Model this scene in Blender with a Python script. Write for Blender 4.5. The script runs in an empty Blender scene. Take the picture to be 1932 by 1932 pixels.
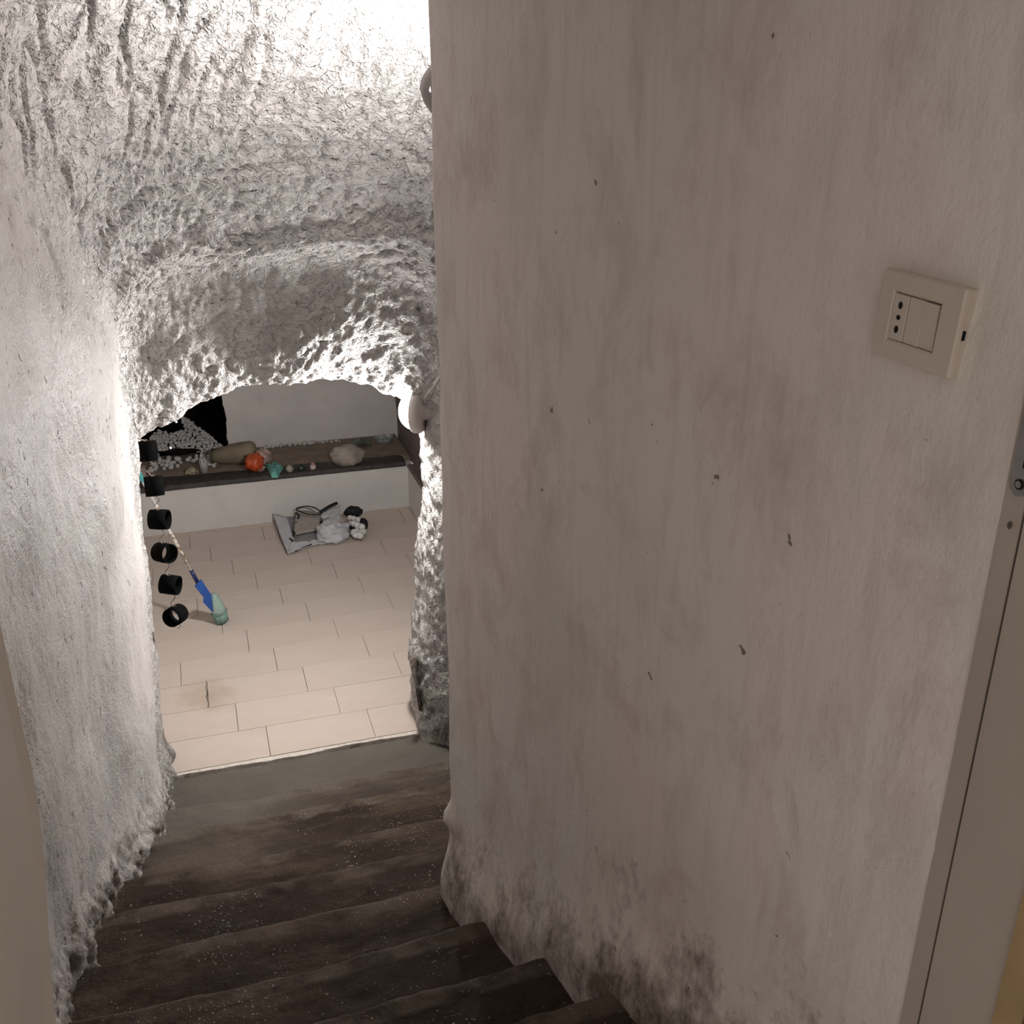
import bpy, math, random
import numpy as np
from mathutils import Vector, Matrix

random.seed(7)
rng = np.random.default_rng(11)
scene = bpy.context.scene
col = scene.collection

# ------------------------------------------------------------------ camera, world, exposure
TH, YA, CZ, FPX = math.radians(22.6), math.radians(17.5), 2.7, 1932.0
cam_d = bpy.data.cameras.new('camera')
cam_d.sensor_width = 36.0
cam_d.lens = 36.0 * FPX / 1932.0
cam_d.clip_start = 0.02
cam = bpy.data.objects.new('camera', cam_d)
col.objects.link(cam)
cam.location = (0, 0, CZ)
fwd = Vector((math.sin(YA) * math.cos(TH), math.cos(YA) * math.cos(TH), -math.sin(TH)))
cam.rotation_euler = fwd.to_track_quat('-Z', 'Y').to_euler()
scene.camera = cam

world = bpy.data.worlds.new('upper_room_light')
scene.world = world
world.use_nodes = True
wb = world.node_tree.nodes['Background']
wb.inputs['Color'].default_value = (1.0, 0.88, 0.80, 1)
wb.inputs['Strength'].default_value = 0.42

scene.view_settings.view_transform = 'Standard'
scene.view_settings.look = 'None'
scene.view_settings.exposure = 0.2
scene.view_settings.gamma = 1.0
scene.view_settings.use_curve_mapping = False

LAMP_STAIR = 330.0
LAMP_ARCH = 530.0


def at(x, y, Y=None, Z=None, X=None):
    """point of the place that shows at photo pixel (x, y) at distance Y / height Z"""
    u, v = x - 966, y - 966
    fw = FPX * math.cos(TH) - v * math.sin(TH)
    dn = FPX * math.sin(TH) + v * math.cos(TH)
    r = (u * math.cos(YA) + fw * math.sin(YA), -u * math.sin(YA) + fw * math.cos(YA), -dn)
    t = Y / r[1] if Y is not None else ((Z - CZ) / r[2] if Z is not None else X / r[0])
    return Vector((r[0] * t, r[1] * t, CZ + r[2] * t))


# ------------------------------------------------------------------ noise
_perm = rng.permutation(256)
_perm = np.concatenate([_perm, _perm, _perm])
_grad = rng.normal(size=(256, 3))
_grad /= np.linalg.norm(_grad, axis=1)[:, None]


def perlin(p):
    pi = np.floor(p).astype(int)
    f = p - pi
    w = f * f * f * (f * (f * 6 - 15) + 10)
    pi &= 255
    out = 0
    for dx in (0, 1):
        for dy in (0, 1):
            for dz in (0, 1):
                h = _perm[_perm[_perm[(pi[:, 0] + dx) & 255] + ((pi[:, 1] + dy) & 255)] + ((pi[:, 2] + dz) & 255)]
                g = _grad[h]
                d = f - np.array([dx, dy, dz])
                wt = (w[:, 0] if dx else 1 - w[:, 0]) * (w[:, 1] if dy else 1 - w[:, 1]) * (w[:, 2] if dz else 1 - w[:, 2])
                out = out + wt * (g * d).sum(1)
    return out * 1.6


def fbm(p, octv=3, gain=0.5):
    a, s, o = 1.0, 1.0, 0
    for i in range(octv):
        o = o + a * perlin(p * s + 17.3 * i)
        a *= gain
        s *= 2.03
    return o


def ss(a, b, x):
    t = np.clip((np.asarray(x, float) - a) / (b - a), 0, 1)
    return t * t * (3 - 2 * t)


# ------------------------------------------------------------------ object helpers
def tag(o, label=None, cat=None, group=None, kind=None):
    for k, v in (('label', label), ('category', cat), ('group', group), ('kind', kind)):
        if v:
            o[k] = v
    return o


def mk(name, verts, faces, mat, parent=None, smooth=True, me=None):
    if me is None:
        me = bpy.data.meshes.new(name)
        me.from_pydata([tuple(v) for v in verts], [], [tuple(f) for f in faces])
        me.materials.append(mat)
        if smooth:
            me.polygons.foreach_set('use_smooth', [True] * len(me.polygons))
        me.update()
    o = bpy.data.objects.new(name, me)
    col.objects.link(o)
    if parent:
        o.parent = parent
    return o


def empty(name, loc=(0, 0, 0), rot=(0, 0, 0)):
    o = bpy.data.objects.new(name, None)
    o.empty_display_size = 0.05
    o.location = loc
    o.rotation_euler = rot
    col.objects.link(o)
    return o


class MB:
    def __init__(self):
        self.v, self.f = [], []

    def add(self, v, f):
        n = len(self.v)
        self.v += [Vector(a) for a in v]
        self.f += [tuple(i + n for i in q) for q in f]
        return self

    def box(self, a, b, bev=0.0):
        """box from corner a to corner b with chamfered edges"""
        x0, y0, z0 = a
        x1, y1, z1 = b
        if bev <= 0:
            vs = [(x, y, z) for z in (z0, z1) for y in (y0, y1) for x in (x0, x1)]
            return self.add(vs, [(0, 2, 3, 1), (4, 5, 7, 6), (0, 1, 5, 4), (2, 6, 7, 3), (0, 4, 6, 2), (1, 3, 7, 5)])
        c = Vector(((x0 + x1) / 2, (y0 + y1) / 2, (z0 + z1) / 2))
        h = Vector(((x1 - x0) / 2, (y1 - y0) / 2, (z1 - z0) / 2))
        idx, vs = {}, []
        for sx in (-1, 1):
            for sy in (-1, 1):
                for sz in (-1, 1):
                    s = (sx, sy, sz)
                    for ax in range(3):
                        p = [c[i] + s[i] * (h[i] - (0 if i == ax else bev)) for i in range(3)]
                        idx[(s, ax)] = len(vs)
                        vs.append(p)
        fs = []
        for ax in range(3):
            o1, o2 = [(1, 2), (2, 0), (0, 1)][ax]
            for sg in (-1, 1):
                q = []
                for a1, a2 in ((-1, -1), (1, -1), (1, 1), (-1, 1)):
                    s = [0, 0, 0]
                    s[ax], s[o1], s[o2] = sg, a1, a2
                    q.append(idx[(tuple(s), ax)])
                fs.append(q if sg > 0 else q[::-1])
            for a1 in (-1, 1):
                for a2 in (-1, 1):
                    s = [0, 0, 0]
                    s[o1], s[o2] = a1, a2
                    s[ax] = -1
                    s0 = tuple(s)
                    s[ax] = 1
                    s1 = tuple(s)
                    q = [idx[(s0, o1)], idx[(s1, o1)], idx[(s1, o2)], idx[(s0, o2)]]
                    fs.append(q if a1 * a2 < 0 else q[::-1])
        for sx in (-1, 1):
            for sy in (-1, 1):
                for sz in (-1, 1):
                    s = (sx, sy, sz)
                    q = [idx[(s, 0)], idx[(s, 1)], idx[(s, 2)]]
                    fs.append(q if sx * sy * sz > 0 else q[::-1])
        return self.add(vs, fs)

    def tube(self, pts, r, n=8, caps=True):
        pts = [Vector(p) for p in pts]
        rs = r if isinstance(r, (list, tuple)) else [r] * len(pts)
        vs, fs = [], []
        up = None
        for i, p in enumerate(pts):
            d = (pts[min(i + 1, len(pts) - 1)] - pts[max(i - 1, 0)]).normalized()
            if up is None:
                up = Vector((0, 0, 1)) if abs(d.z) < 0.9 else Vector((1, 0, 0))
            a = d.cross(up).normalized()
            b = a.cross(d).normalized()
            up = b
            for k in range(n):
                t = 2 * math.pi * k / n
                vs.append(p + (a * math.cos(t) + b * math.sin(t)) * rs[i])
        for i in range(len(pts) - 1):
            for k in range(n):
                k2 = (k + 1) % n
                fs.append((i * n + k, i * n + k2, (i + 1) * n + k2, (i + 1) * n + k))
        if caps:
            fs.append(tuple(range(n))[::-1])
            fs.append(tuple((len(pts) - 1) * n + k for k in range(n)))
        return self.add(vs, fs)

    def lathe(self, prof, n=24, M=None):
        """profile [(r, h)] turned round local z"""
        vs, fs = [], []
        for r, h in prof:
            for k in range(n):
                t = 2 * math.pi * k / n
                vs.append(Vector((r * math.cos(t), r * math.sin(t), h)))
        for i in range(len(prof) - 1):
            for k in range(n):
                k2 = (k + 1) % n
                fs.append((i * n + k, i * n + k2, (i + 1) * n + k2, (i + 1) * n + k))
        if prof[0][0] > 1e-6:
            fs.append(tuple(range(n))[::-1])
        if prof[-1][0] > 1e-6:
            fs.append(tuple((len(prof) - 1) * n + k for k in range(n)))
        if M:
            vs = [M @ v for v in vs]
        return self.add(vs, fs)

    def lump(self, c, rad, nu=14, nv=9, amp=0.15, freq=1.6, seed=0, M=None, flat=None):
        vs, fs = [], []
        for j in range(nv + 1):
            ph = math.pi * j / nv
            for i in range(nu):
                t = 2 * math.pi * i / nu
                vs.append((math.sin(ph) * math.cos(t), math.sin(ph) * math.sin(t), math.cos(ph)))
        a = np.array(vs)
        k = 1 + amp * fbm(a * freq + seed * 3.77, 2)
        a = a * k[:, None] * np.array(rad)
        if flat is not None:
            a[:, 2] = np.maximum(a[:, 2], flat)
        vv = [Vector(q) for q in a]
        if M:
            vv = [M @ q for q in vv]
        vv = [q + Vector(c) for q in vv]
        for j in range(nv):
            for i in range(nu):
                i2 = (i + 1) % nu
                fs.append((j * nu + i, (j + 1) * nu + i, (j + 1) * nu + i2, j * nu + i2))
        return self.add(vv, fs)

    def build(self, name, mat, parent=None, smooth=True):
        return mk(name, self.v, self.f, mat, parent, smooth)


def arc_pts(c, r, a0, a1, n, ax=(1, 0, 0), ay=(0, 0, 1)):
    ax, ay, c = Vector(ax), Vector(ay), Vector(c)
    return [c + ax * (r * math.cos(a0 + (a1 - a0) * i / n)) + ay * (r * math.sin(a0 + (a1 - a0) * i / n)) for i in range(n + 1)]


# ------------------------------------------------------------------ materials
class NT:
    def __init__(self, name):
        self.m = bpy.data.materials.new(name)
        self.m.use_nodes = True
        self.t = self.m.node_tree
        self.b = self.t.nodes['Principled BSDF']
        self.tc = self.t.nodes.new('ShaderNodeTexCoord')

    def n(self, typ, **kw):
        nd = self.t.nodes.new(typ)
        for k, v in kw.items():
            setattr(nd, k, v)
        return nd

    def link(self, a, b):
        self.t.links.new(a, b)

    def noise(self, scale, detail=3, rough=0.5, stretch=(1, 1, 1), dist=0.0):
        mp = self.n('ShaderNodeMapping')
        mp.inputs['Scale'].default_value = stretch
        self.link(self.tc.outputs['Object'], mp.inputs['Vector'])
        nz = self.n('ShaderNodeTexNoise')
        nz.inputs['Scale'].default_value = scale
        nz.inputs['Detail'].default_value = detail
        nz.inputs['Roughness'].default_value = rough
        nz.inputs['Distortion'].default_value = dist
        self.link(mp.outputs['Vector'], nz.inputs['Vector'])
        return nz.outputs['Fac']

    def ramp(self, src, stops):
        r = self.n('ShaderNodeValToRGB')
        e = r.color_ramp.elements
        while len(e) < len(stops):
            e.new(0.5)
        for el, (p, c) in zip(e, stops):
            el.position = p
            el.color = (c, c, c, 1) if isinstance(c, (int, float)) else (*c, 1)
        self.link(src, r.inputs['Fac'])
        return r.outputs['Color']

    def mix(self, fac, a, b, mode='MIX'):
        mx = self.n('ShaderNodeMix', data_type='RGBA', blend_type=mode)
        for sock, val in ((mx.inputs[0], fac), (mx.inputs[6], a), (mx.inputs[7], b)):
            if isinstance(val, (int, float)):
                sock.default_value = val
            elif isinstance(val, tuple):
                sock.default_value = (*val, 1)
            else:
                self.link(val, sock)
        return mx.outputs[2]

    def math(self, op, a, b=None):
        m = self.n('ShaderNodeMath', operation=op)
        for sock, val in ((m.inputs[0], a), (m.inputs[1], b)):
            if val is None:
                continue
            if isinstance(val, (int, float)):
                sock.default_value = val
            else:
                self.link(val, sock)
        return m.outputs[0]

    def attr(self, name):
        a = self.n('ShaderNodeAttribute')
        a.attribute_name = name
        return a.outputs['Fac']

    def bump(self, h, strength, dist, prev=None):
        b = self.n('ShaderNodeBump')
        b.inputs['Distance'].default_value = dist
        if isinstance(strength, (int, float)):
            b.inputs['Strength'].default_value = strength
        else:
            self.link(strength, b.inputs['Strength'])
        self.link(h, b.inputs['Height'])
        if prev is not None:
            self.link(prev, b.inputs['Normal'])
        return b.outputs['Normal']

    def done(self, color=None, rough=0.9, normal=None, spec=0.3, **kw):
        if color is not None:
            if isinstance(color, tuple):
                self.b.inputs['Base Color'].default_value = (*color, 1)
            else:
                self.link(color, self.b.inputs['Base Color'])
        if isinstance(rough, (int, float)):
            self.b.inputs['Roughness'].default_value = rough
        else:
            self.link(rough, self.b.inputs['Roughness'])
        self.b.inputs['Specular IOR Level'].default_value = spec
        if normal is not None:
            self.link(normal, self.b.inputs['Normal'])
        for k, v in kw.items():
            self.b.inputs[k.replace('_', ' ')].default_value = v
        return self.m


def simple(name, color, rough=0.6, nscale=40, var=0.15, bump=0.0, spec=0.4, **kw):
    k = NT(name)
    nz = k.noise(nscale, 3)
    c = k.mix(k.ramp(nz, [(0.3, 0.0), (0.7, 1.0)]), tuple(a * (1 - var) for a in color), tuple(min(1, a * (1 + var)) for a in color))
    nrm = k.bump(nz, bump, 0.01) if bump > 0 else None
    return k.done(c, rough, nrm, spec, **kw)


def emitter(name, color, strength):
    m = bpy.data.materials.new(name)
    m.use_nodes = True
    b = m.node_tree.nodes['Principled BSDF']
    b.inputs['Base Color'].default_value = (0.9, 0.9, 0.9, 1)
    b.inputs['Emission Color'].default_value = (*color, 1)
    b.inputs['Emission Strength'].default_value = strength
    return m


def mat_cave():
    """lime-washed carved rock; attribute 'h' = height over the steps, 'rough' = how coarse the carving is"""
    k = NT('limewashed_rock')
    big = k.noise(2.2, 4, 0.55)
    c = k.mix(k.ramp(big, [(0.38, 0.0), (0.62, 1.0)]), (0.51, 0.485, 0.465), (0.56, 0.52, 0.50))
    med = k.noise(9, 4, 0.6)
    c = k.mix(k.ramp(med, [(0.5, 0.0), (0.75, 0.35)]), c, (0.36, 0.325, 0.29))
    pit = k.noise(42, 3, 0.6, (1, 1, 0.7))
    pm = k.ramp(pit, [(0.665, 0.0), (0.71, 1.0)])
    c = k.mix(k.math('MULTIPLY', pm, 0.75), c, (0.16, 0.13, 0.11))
    # dirt climbing up from the steps
    h = k.attr('h')
    dn = k.noise(11, 5, 0.65)
    dn2 = k.noise(60, 3, 0.6)
    e = k.math('SUBTRACT', k.math('ADD', k.math('MULTIPLY', k.math('SUBTRACT', dn, 0.5), 0.9), k.math('MULTIPLY', k.math('SUBTRACT', dn2, 0.5), 0.35)), h)
    dm = k.ramp(k.math('ADD', e, 0.5), [(0.38, 0.0), (0.58, 1.0)])
    c = k.mix(k.math('MULTIPLY', dm, 0.8), c, (0.13, 0.095, 0.07))
    rg = k.attr('rough')
    f1 = k.noise(38, 4, 0.6)
    f2 = k.noise(140, 3, 0.6)
    cr = k.ramp(k.noise(24, 3, 0.6, (1, 1, 1.3), 0.6), [(0.44, 1.0), (0.5, 0.0), (0.56, 1.0)])
    n0 = k.bump(cr, k.math('ADD', k.math('MULTIPLY', rg, 0.75), 0.05), 0.012)
    n1 = k.bump(f1, k.math('MULTIPLY', rg, 0.9), 0.022, n0)
    n2 = k.bump(f2, k.math('ADD', k.math('MULTIPLY', rg, 0.55), 0.25), 0.005, n1)
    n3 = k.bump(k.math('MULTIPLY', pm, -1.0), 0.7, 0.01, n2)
    return k.done(c, 0.48, n3, 0.45)


def mat_wall():
    """old whitewashed smooth plaster of the right-hand wall"""
    k = NT('old_whitewash')
    b1 = k.noise(2.4, 4, 0.6, (1, 1, 0.55))
    c = k.mix(k.ramp(b1, [(0.36, 0.0), (0.64, 1.0)]), (0.84, 0.81, 0.755), (0.88, 0.785, 0.74))
    b2 = k.noise(8, 6, 0.7, (1, 1, 0.6), 0.3)
    c = k.mix(k.ramp(b2, [(0.48, 0.0), (0.74, 0.65)]), c, (0.57, 0.455, 0.405))
    st = k.noise(30, 3, 0.6, (1.2, 1.2, 0.09))
    c = k.mix(k.ramp(st, [(0.52, 0.0), (0.8, 0.22)]), c, (0.40, 0.34, 0.30))
    gr = k.noise(3.3, 3, 0.5, (1, 1, 0.8), 0.5)
    c = k.mix(k.ramp(gr, [(0.55, 0.0), (0.75, 0.45)]), c, (0.68, 0.665, 0.60))
    pit = k.noise(34, 2, 0.5)
    pm = k.ramp(pit, [(0.755, 0.0), (0.775, 1.0)])
    c = k.mix(k.math('MULTIPLY', pm, 0.8), c, (0.10, 0.08, 0.06))
    h = k.attr('h')
    dn = k.noise(7, 5, 0.65, (1, 1, 0.8))
    dn2 = k.noise(45, 4, 0.7, (1, 1, 0.7))
    e = k.math('SUBTRACT', k.math('ADD', k.math('MULTIPLY', k.math('SUBTRACT', dn, 0.5), 1.1), k.math('MULTIPLY', k.math('SUBTRACT', dn2, 0.5), 0.5)), k.math('MULTIPLY', h, 1.05))
    dm = k.ramp(k.math('ADD', e, 0.5), [(0.34, 0.0), (0.62, 1.0)])
    c = k.mix(k.math('MULTIPLY', dm, 0.82), c, (0.105, 0.058, 0.034))
    f1 = k.noise(14, 4, 0.55, (1, 1, 0.5))
    f2 = k.noise(95, 4, 0.65, (1, 1, 0.6))
    f3 = k.noise(7, 1, 0.4, (1, 1, 0.6))
    dent = k.ramp(f3, [(0.66, 0.0), (0.74, 1.0)])
    n1 = k.bump(f1, 0.16, 0.02)
    n2 = k.bump(f2, 0.6, 0.004, n1)
    n3 = k.bump(k.math('MULTIPLY', dent, -1.0), 0.35, 0.01, n2)
    return k.done(c, 0.7, n3, 0.3)


def mat_steps():
    k = NT('worn_brown_stone')
    b1 = k.noise(5, 5, 0.6, (0.7, 1.4, 1))
    c = k.mix(k.ramp(b1, [(0.35, 0.0), (0.65, 1.0)]), (0.027, 0.0165, 0.011), (0.050, 0.033, 0.023))
    b2 = k.noise(3.2, 5, 0.7, (0.55, 1.9, 1), 0.4)
    c = k.mix(k.ramp(b2, [(0.48, 0.0), (0.62, 0.9)]), c, (0.092, 0.066, 0.047))
    b3 = k.noise(18, 4, 0.7)
    c = k.mix(k.ramp(b3, [(0.55, 0.0), (0.8, 0.7)]), c, (0.014, 0.008, 0.006))
    ed = k.attr('edge')
    en = k.noise(9, 4, 0.6)
    c = k.mix(k.math('MULTIPLY', ed, k.ramp(en, [(0.38, 0.0), (0.6, 0.8)])), c, (0.125, 0.10, 0.077))
    sp = k.math('MULTIPLY', k.noise(170, 1, 0.4), k.ramp(k.noise(6, 3, 0.6), [(0.35, 0.88), (0.65, 1.08)]))
    c = k.mix(k.ramp(sp, [(0.73, 0.0), (0.78, 0.8)]), c, (0.55, 0.50, 0.44))
    ag = k.attr('grey')
    c = k.mix(k.math('MULTIPLY', ag, 0.8), c, k.mix(b1, (0.10, 0.088, 0.072), (0.16, 0.145, 0.122)))
    f2 = k.noise(60, 4, 0.65)
    n1 = k.bump(b3, 0.5, 0.015)
    n2 = k.bump(f2, 0.45, 0.006, n1)
    return k.done(c, 0.82, n2, 0.2)


def mat_plain_wall(name, a, b, bump=0.3):
    k = NT(name)
    b1 = k.noise(1.6, 4, 0.6, (1, 1, 1.8))
    c = k.mix(k.ramp(b1, [(0.36, 0.0), (0.64, 1.0)]), a, b)
    b2 = k.noise(9, 4, 0.6)
    c = k.mix(k.ramp(b2, [(0.58, 0.0), (0.8, 0.4)]), c, tuple(x * 0.72 for x in a))
    n1 = k.bump(b2, bump, 0.02)
    return k.done(c, 0.85, n1, 0.25)


def mat_tile():
    k = NT('beige_porcelain_tile')
    b1 = k.noise(3, 4, 0.6, (0.7, 2.0, 1))
    c = k.mix(k.ramp(b1, [(0.35, 0.0), (0.65, 1.0)]), (0.555, 0.465, 0.40), (0.61, 0.52, 0.455))
    # rusty water stain by the doorway
    geo = k.n('ShaderNodeNewGeometry')
    d = k.n('ShaderNodeVectorMath', operation='DISTANCE')
    k.link(geo.outputs['Position'], d.inputs[0])
    d.inputs[1].default_value = (-0.135, 4.44, 0.0)
    wn = k.n('ShaderNodeTexNoise')
    wn.inputs['Scale'].default_value = 11
    wn.inputs['Detail'].default_value = 4
    k.link(geo.outputs['Position'], wn.inputs['Vector'])
    e = k.math('ADD', d.outputs['Value'], k.math('MULTIPLY', k.math('SUBTRACT', wn.outputs['Fac'], 0.5), 0.22))
    c = k.mix(k.ramp(e, [(0.0, 0.55), (0.17, 0.0)]), c, (0.34, 0.235, 0.14))
    return k.done(c, 0.42, None, 0.4)


M = {}
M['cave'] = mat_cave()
M['wall'] = mat_wall()
M['steps'] = mat_steps()
M['tile'] = mat_tile()
M['grout'] = simple('grout', (0.42, 0.35, 0.30), 0.9, 60)
M['mortar'] = simple('pale_mortar', (0.62, 0.56, 0.50), 0.85, 50, 0.15, 0.4)
M['backwall'] = mat_plain_wall('grey_plaster', (0.60, 0.565, 0.54), (0.68, 0.63, 0.60))
M['white'] = mat_plain_wall('room_whitewash', (0.76, 0.73, 0.70), (0.82, 0.79, 0.76))
M['bench'] = mat_plain_wall('white_bench_plaster', (0.60, 0.575, 0.55), (0.66, 0.63, 0.60), 0.2)
M['slab'] = simple('dark_bench_edging', (0.040, 0.031, 0.029), 0.6, 30, 0.5, 0.3)
M['benchtop'] = simple('tan_bench_top', (0.21, 0.165, 0.125), 0.85, 12, 0.2, 0.2)
M['soot'] = simple('black_soot', (0.006, 0.005, 0.005), 0.95, 30, 0.4, 0.5, 0.1)
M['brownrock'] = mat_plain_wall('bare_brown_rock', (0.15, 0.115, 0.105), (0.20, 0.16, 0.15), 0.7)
M['pebble'] = simple('white_pebble', (0.50, 0.48, 0.465), 0.7, 30, 0.22)
M['frame'] = simple('painted_door_frame', (0.50, 0.445, 0.385), 0.55, 6, 0.05)
M['seal'] = simple('dark_joint', (0.10, 0.085, 0.07), 0.8, 30)
M['wood'] = simple('yellow_wood_edge', (0.44, 0.31, 0.16), 0.6, 12, 0.2)
M['brownwood'] = simple('brown_wood', (0.16, 0.09, 0.06), 0.6, 12, 0.2)
M['metal'] = simple('grey_metal', (0.33, 0.32, 0.31), 0.35, 30, 0.08, Metallic=0.7)
M['plastic'] = simple('ivory_plastic', (0.66, 0.58, 0.50), 0.4, 8, 0.03)
M['hole'] = simple('black_socket_hole', (0.006, 0.005, 0.005), 0.8)
M['lampbody'] = simple('grey_lamp_housing', (0.30, 0.27, 0.26), 0.5, 20, 0.05)
M['conduit'] = simple('grey_white_conduit', (0.62, 0.57, 0.54), 0.5, 20, 0.05)
M['glow1'] = emitter('lit_diffuser', (1.0, 0.98, 0.965), LAMP_STAIR)
M['glow2'] = emitter('lit_glass', (1.0, 0.98, 0.965), LAMP_ARCH)
M['black'] = simple('black_rubber', (0.002, 0.002, 0.002), 0.85, 30, 0.3, 0, 0.05)
M['wire'] = simple('dark_wire', (0.22, 0.165, 0.13), 0.45, 30, 0.1, Metallic=0.4)

# ------------------------------------------------------------------ the steps' line
STEP = [(3.84, -0.012), (3.42, 0.144), (3.11, 0.288), (2.742, 0.432), (2.436, 0.576), (2.118, 0.72),
        (1.81, 0.864), (1.538, 1.008), (1.291, 1.152), (1.02, 1.296)]
SY = np.array([s[0] for s in STEP][::-1])
SZ = np.array([s[1] for s in STEP][::-1])


def stairline(Y):
    return np.interp(Y, SY, SZ)


# ------------------------------------------------------------------ cave shell: one swept surface, cut into walls, ceiling and arch
NL, NV, NR = 170, 230, 130
TL = np.linspace(0, 1, NL)
TV = np.linspace(0, 1, NV + 2)[1:-1]
TR = np.linspace(0, 1, NR)

AL = np.array([(-0.325, -0.12), (-0.313, 0), (-0.306, .357), (-0.301, .557), (-0.298, .797), (-0.275, 1.136), (-0.260, 1.35), (-0.242, 1.51)])
AV = np.array([(-0.242, 1.51), (-0.176, 1.539), (-0.097, 1.572), (0.003, 1.614), (0.081, 1.638), (0.239, 1.671), (0.437, 1.68), (0.517, 1.669), (0.597, 1.635), (0.739, 1.576), (0.81, 1.54), (0.848, 1.48)])
AR = np.array([(0.848, 1.48), (0.848, 1.385), (0.862, 1.223), (0.850, 1.084), (0.832, .869), (0.814, .619), (0.782, .335), (0.785, .114), (0.768, 0), (0.768, -0.12)])


def resample(poly, t):
    d = np.concatenate([[0], np.cumsum(np.linalg.norm(np.diff(poly, axis=0), axis=1))])
    d /= d[-1]
    return np.stack([np.interp(t, d, poly[:, 0]), np.interp(t, d, poly[:, 1])], 1)


A_SEC = np.concatenate([resample(AL, TL), resample(AV, TV), resample(AR, TR)])


def big_section(Y):
    zb = float(stairline(Y)) - 0.22
    xl = np.interp(Y, [0.7, 1.6, 2.05, 2.4, 2.75, 3.0, 3.3, 3.5, 3.9], [-0.44, -0.43, -0.465, -0.45, -0.43, -0.37, -0.335, -0.325, -0.31])
    if Y < 2.07:
        xr = 0.488 + 0.186 * (2.07 - Y)
    else:
        xr = np.interp(Y, [2.07, 2.10, 2.2, 2.5, 2.9, 3.3, 3.9], [0.488, 0.50, 0.61, 0.84, 0.92, 0.91, 0.885])
    zc = float(np.interp(Y, [0.7, 2.2, 2.7, 3.58, 3.9], [3.72, 3.28, 3.11, 2.19, 1.86]))
    zsl = zc - np.interp(Y, [2.3, 2.9, 3.5], [0.9, 0.7, 0.36])
    zsr = zc - np.interp(Y, [2.0, 2.3, 3.5], [0.15, 0.35, 0.3])
    xm = 0.5 * (xl + xr) + 0.05
    lean = 0.045
    zL = zb + (zsl - zb) * TL
    left = np.stack([xl + lean * (zL - float(stairline(Y))), zL], 1)
    xl2 = left[-1, 0]
    ph = TV * math.pi
    cs, sn = np.cos(ph), np.sin(ph)
    e = 0.8
    vx = np.where(cs > 0, xm - (xm - xl2) * np.abs(cs) ** e, xm + (xr - xm) * np.abs(cs) ** e)
    vz = np.where(cs > 0, zsl + (zc - zsl) * np.abs(sn) ** e, zsr + (zc - zsr) * np.abs(sn) ** e)
    zR = zsr + (zb - zsr) * TR
    right = np.stack([np.full(NR, xr), zR], 1)
    return np.concatenate([left, np.stack([vx, vz], 1), right])


rows = []
ys = list(np.arange(0.735, 2.0, 0.013)) + list(np.arange(2.0, 2.16, 0.006)) + list(np.arange(2.16, 3.5, 0.011))
for Y in ys:
    rows.append((Y, 0.0))
for j in range(70):
    t = (j + 1) / 70
    Y = 3.5 + 0.33 * (1 - (1 - t) ** 1.5)
    rows.append((Y, float(ss(3.60, 3.83, Y) ** 1.15)))
for j in range(14):
    rows.append((3.83 + 0.014 * (j + 1), 1.0))
NROW = len(rows)
NC = NL + NV + NR
V = np.zeros((NROW, NC, 3))
for i, (Y, w) in enumerate(rows):
    B = big_section(Y)
    S = B * (1 - w) + A_SEC * w
    V[i, :, 0] = S[:, 0]
    V[i, :, 1] = Y
    V[i, :, 2] = S[:, 1]
    # side walls run further than the face over the arch: hold their morph back a little
# flare behind the arch into the lower room's front wall
fl = []
for j, (g, dy) in enumerate([(0.02, 0.012), (0.08, 0.02), (0.3, 0.022), (0.65, 0.022), (1.0, 0.022)]):
    base = V[NROW - 1].copy()
    base[:, 1] += dy
    cx, cz = 0.3, 0.7
    tgt = A_SEC.copy()
    tgt[:, 0] = cx + (A_SEC[:, 0] - cx) * 2.3
    tgt[:, 1] = np.where(A_SEC[:, 1] > 1.0, 1.0 + (A_SEC[:, 1] - 1.0) * 2.2, A_SEC[:, 1])
    base[:, 0] = A_SEC[:, 0] * (1 - g) + tgt[:, 0] * g
    base[:, 2] = A_SEC[:, 1] * (1 - g) + tgt[:, 1] * g
    fl.append(base)
V = np.concatenate([V, np.array(fl)])
NROW = V.shape[0]


def grid_normals(V):
    du = np.gradient(V, axis=0)
    dv = np.gradient(V, axis=1)
    n = np.cross(du, dv)
    n /= (np.linalg.norm(n, axis=2)[..., None] + 1e-12)
    return n


N = grid_normals(V)
mid = N[60, NL // 2]
if mid[0] < 0:
    N = -N
P = V.reshape(-1, 3)
colidx = np.tile(np.arange(NC), NROW)
Yv, Zv, Xv = P[:, 1], P[:, 2], P[:, 0]
is_v = ((colidx >= NL) & (colidx < NL + NV)).astype(float)
is_l = (colidx < NL).astype(float)
is_r = (colidx >= NL + NV).astype(float)
vt = np.clip((colidx - NL + 12) / 34.0, 0, 1) * np.clip((NL + NV + 8 - colidx) / 26.0, 0, 1)   # blend into the vault
arch = ss(3.54, 3.68, Yv)
ceil = vt * (1 - arch)
hh = Zv - stairline(Yv)
smooth_r = is_r * (1 - ss(2.09, 2.2, Yv))
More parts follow.
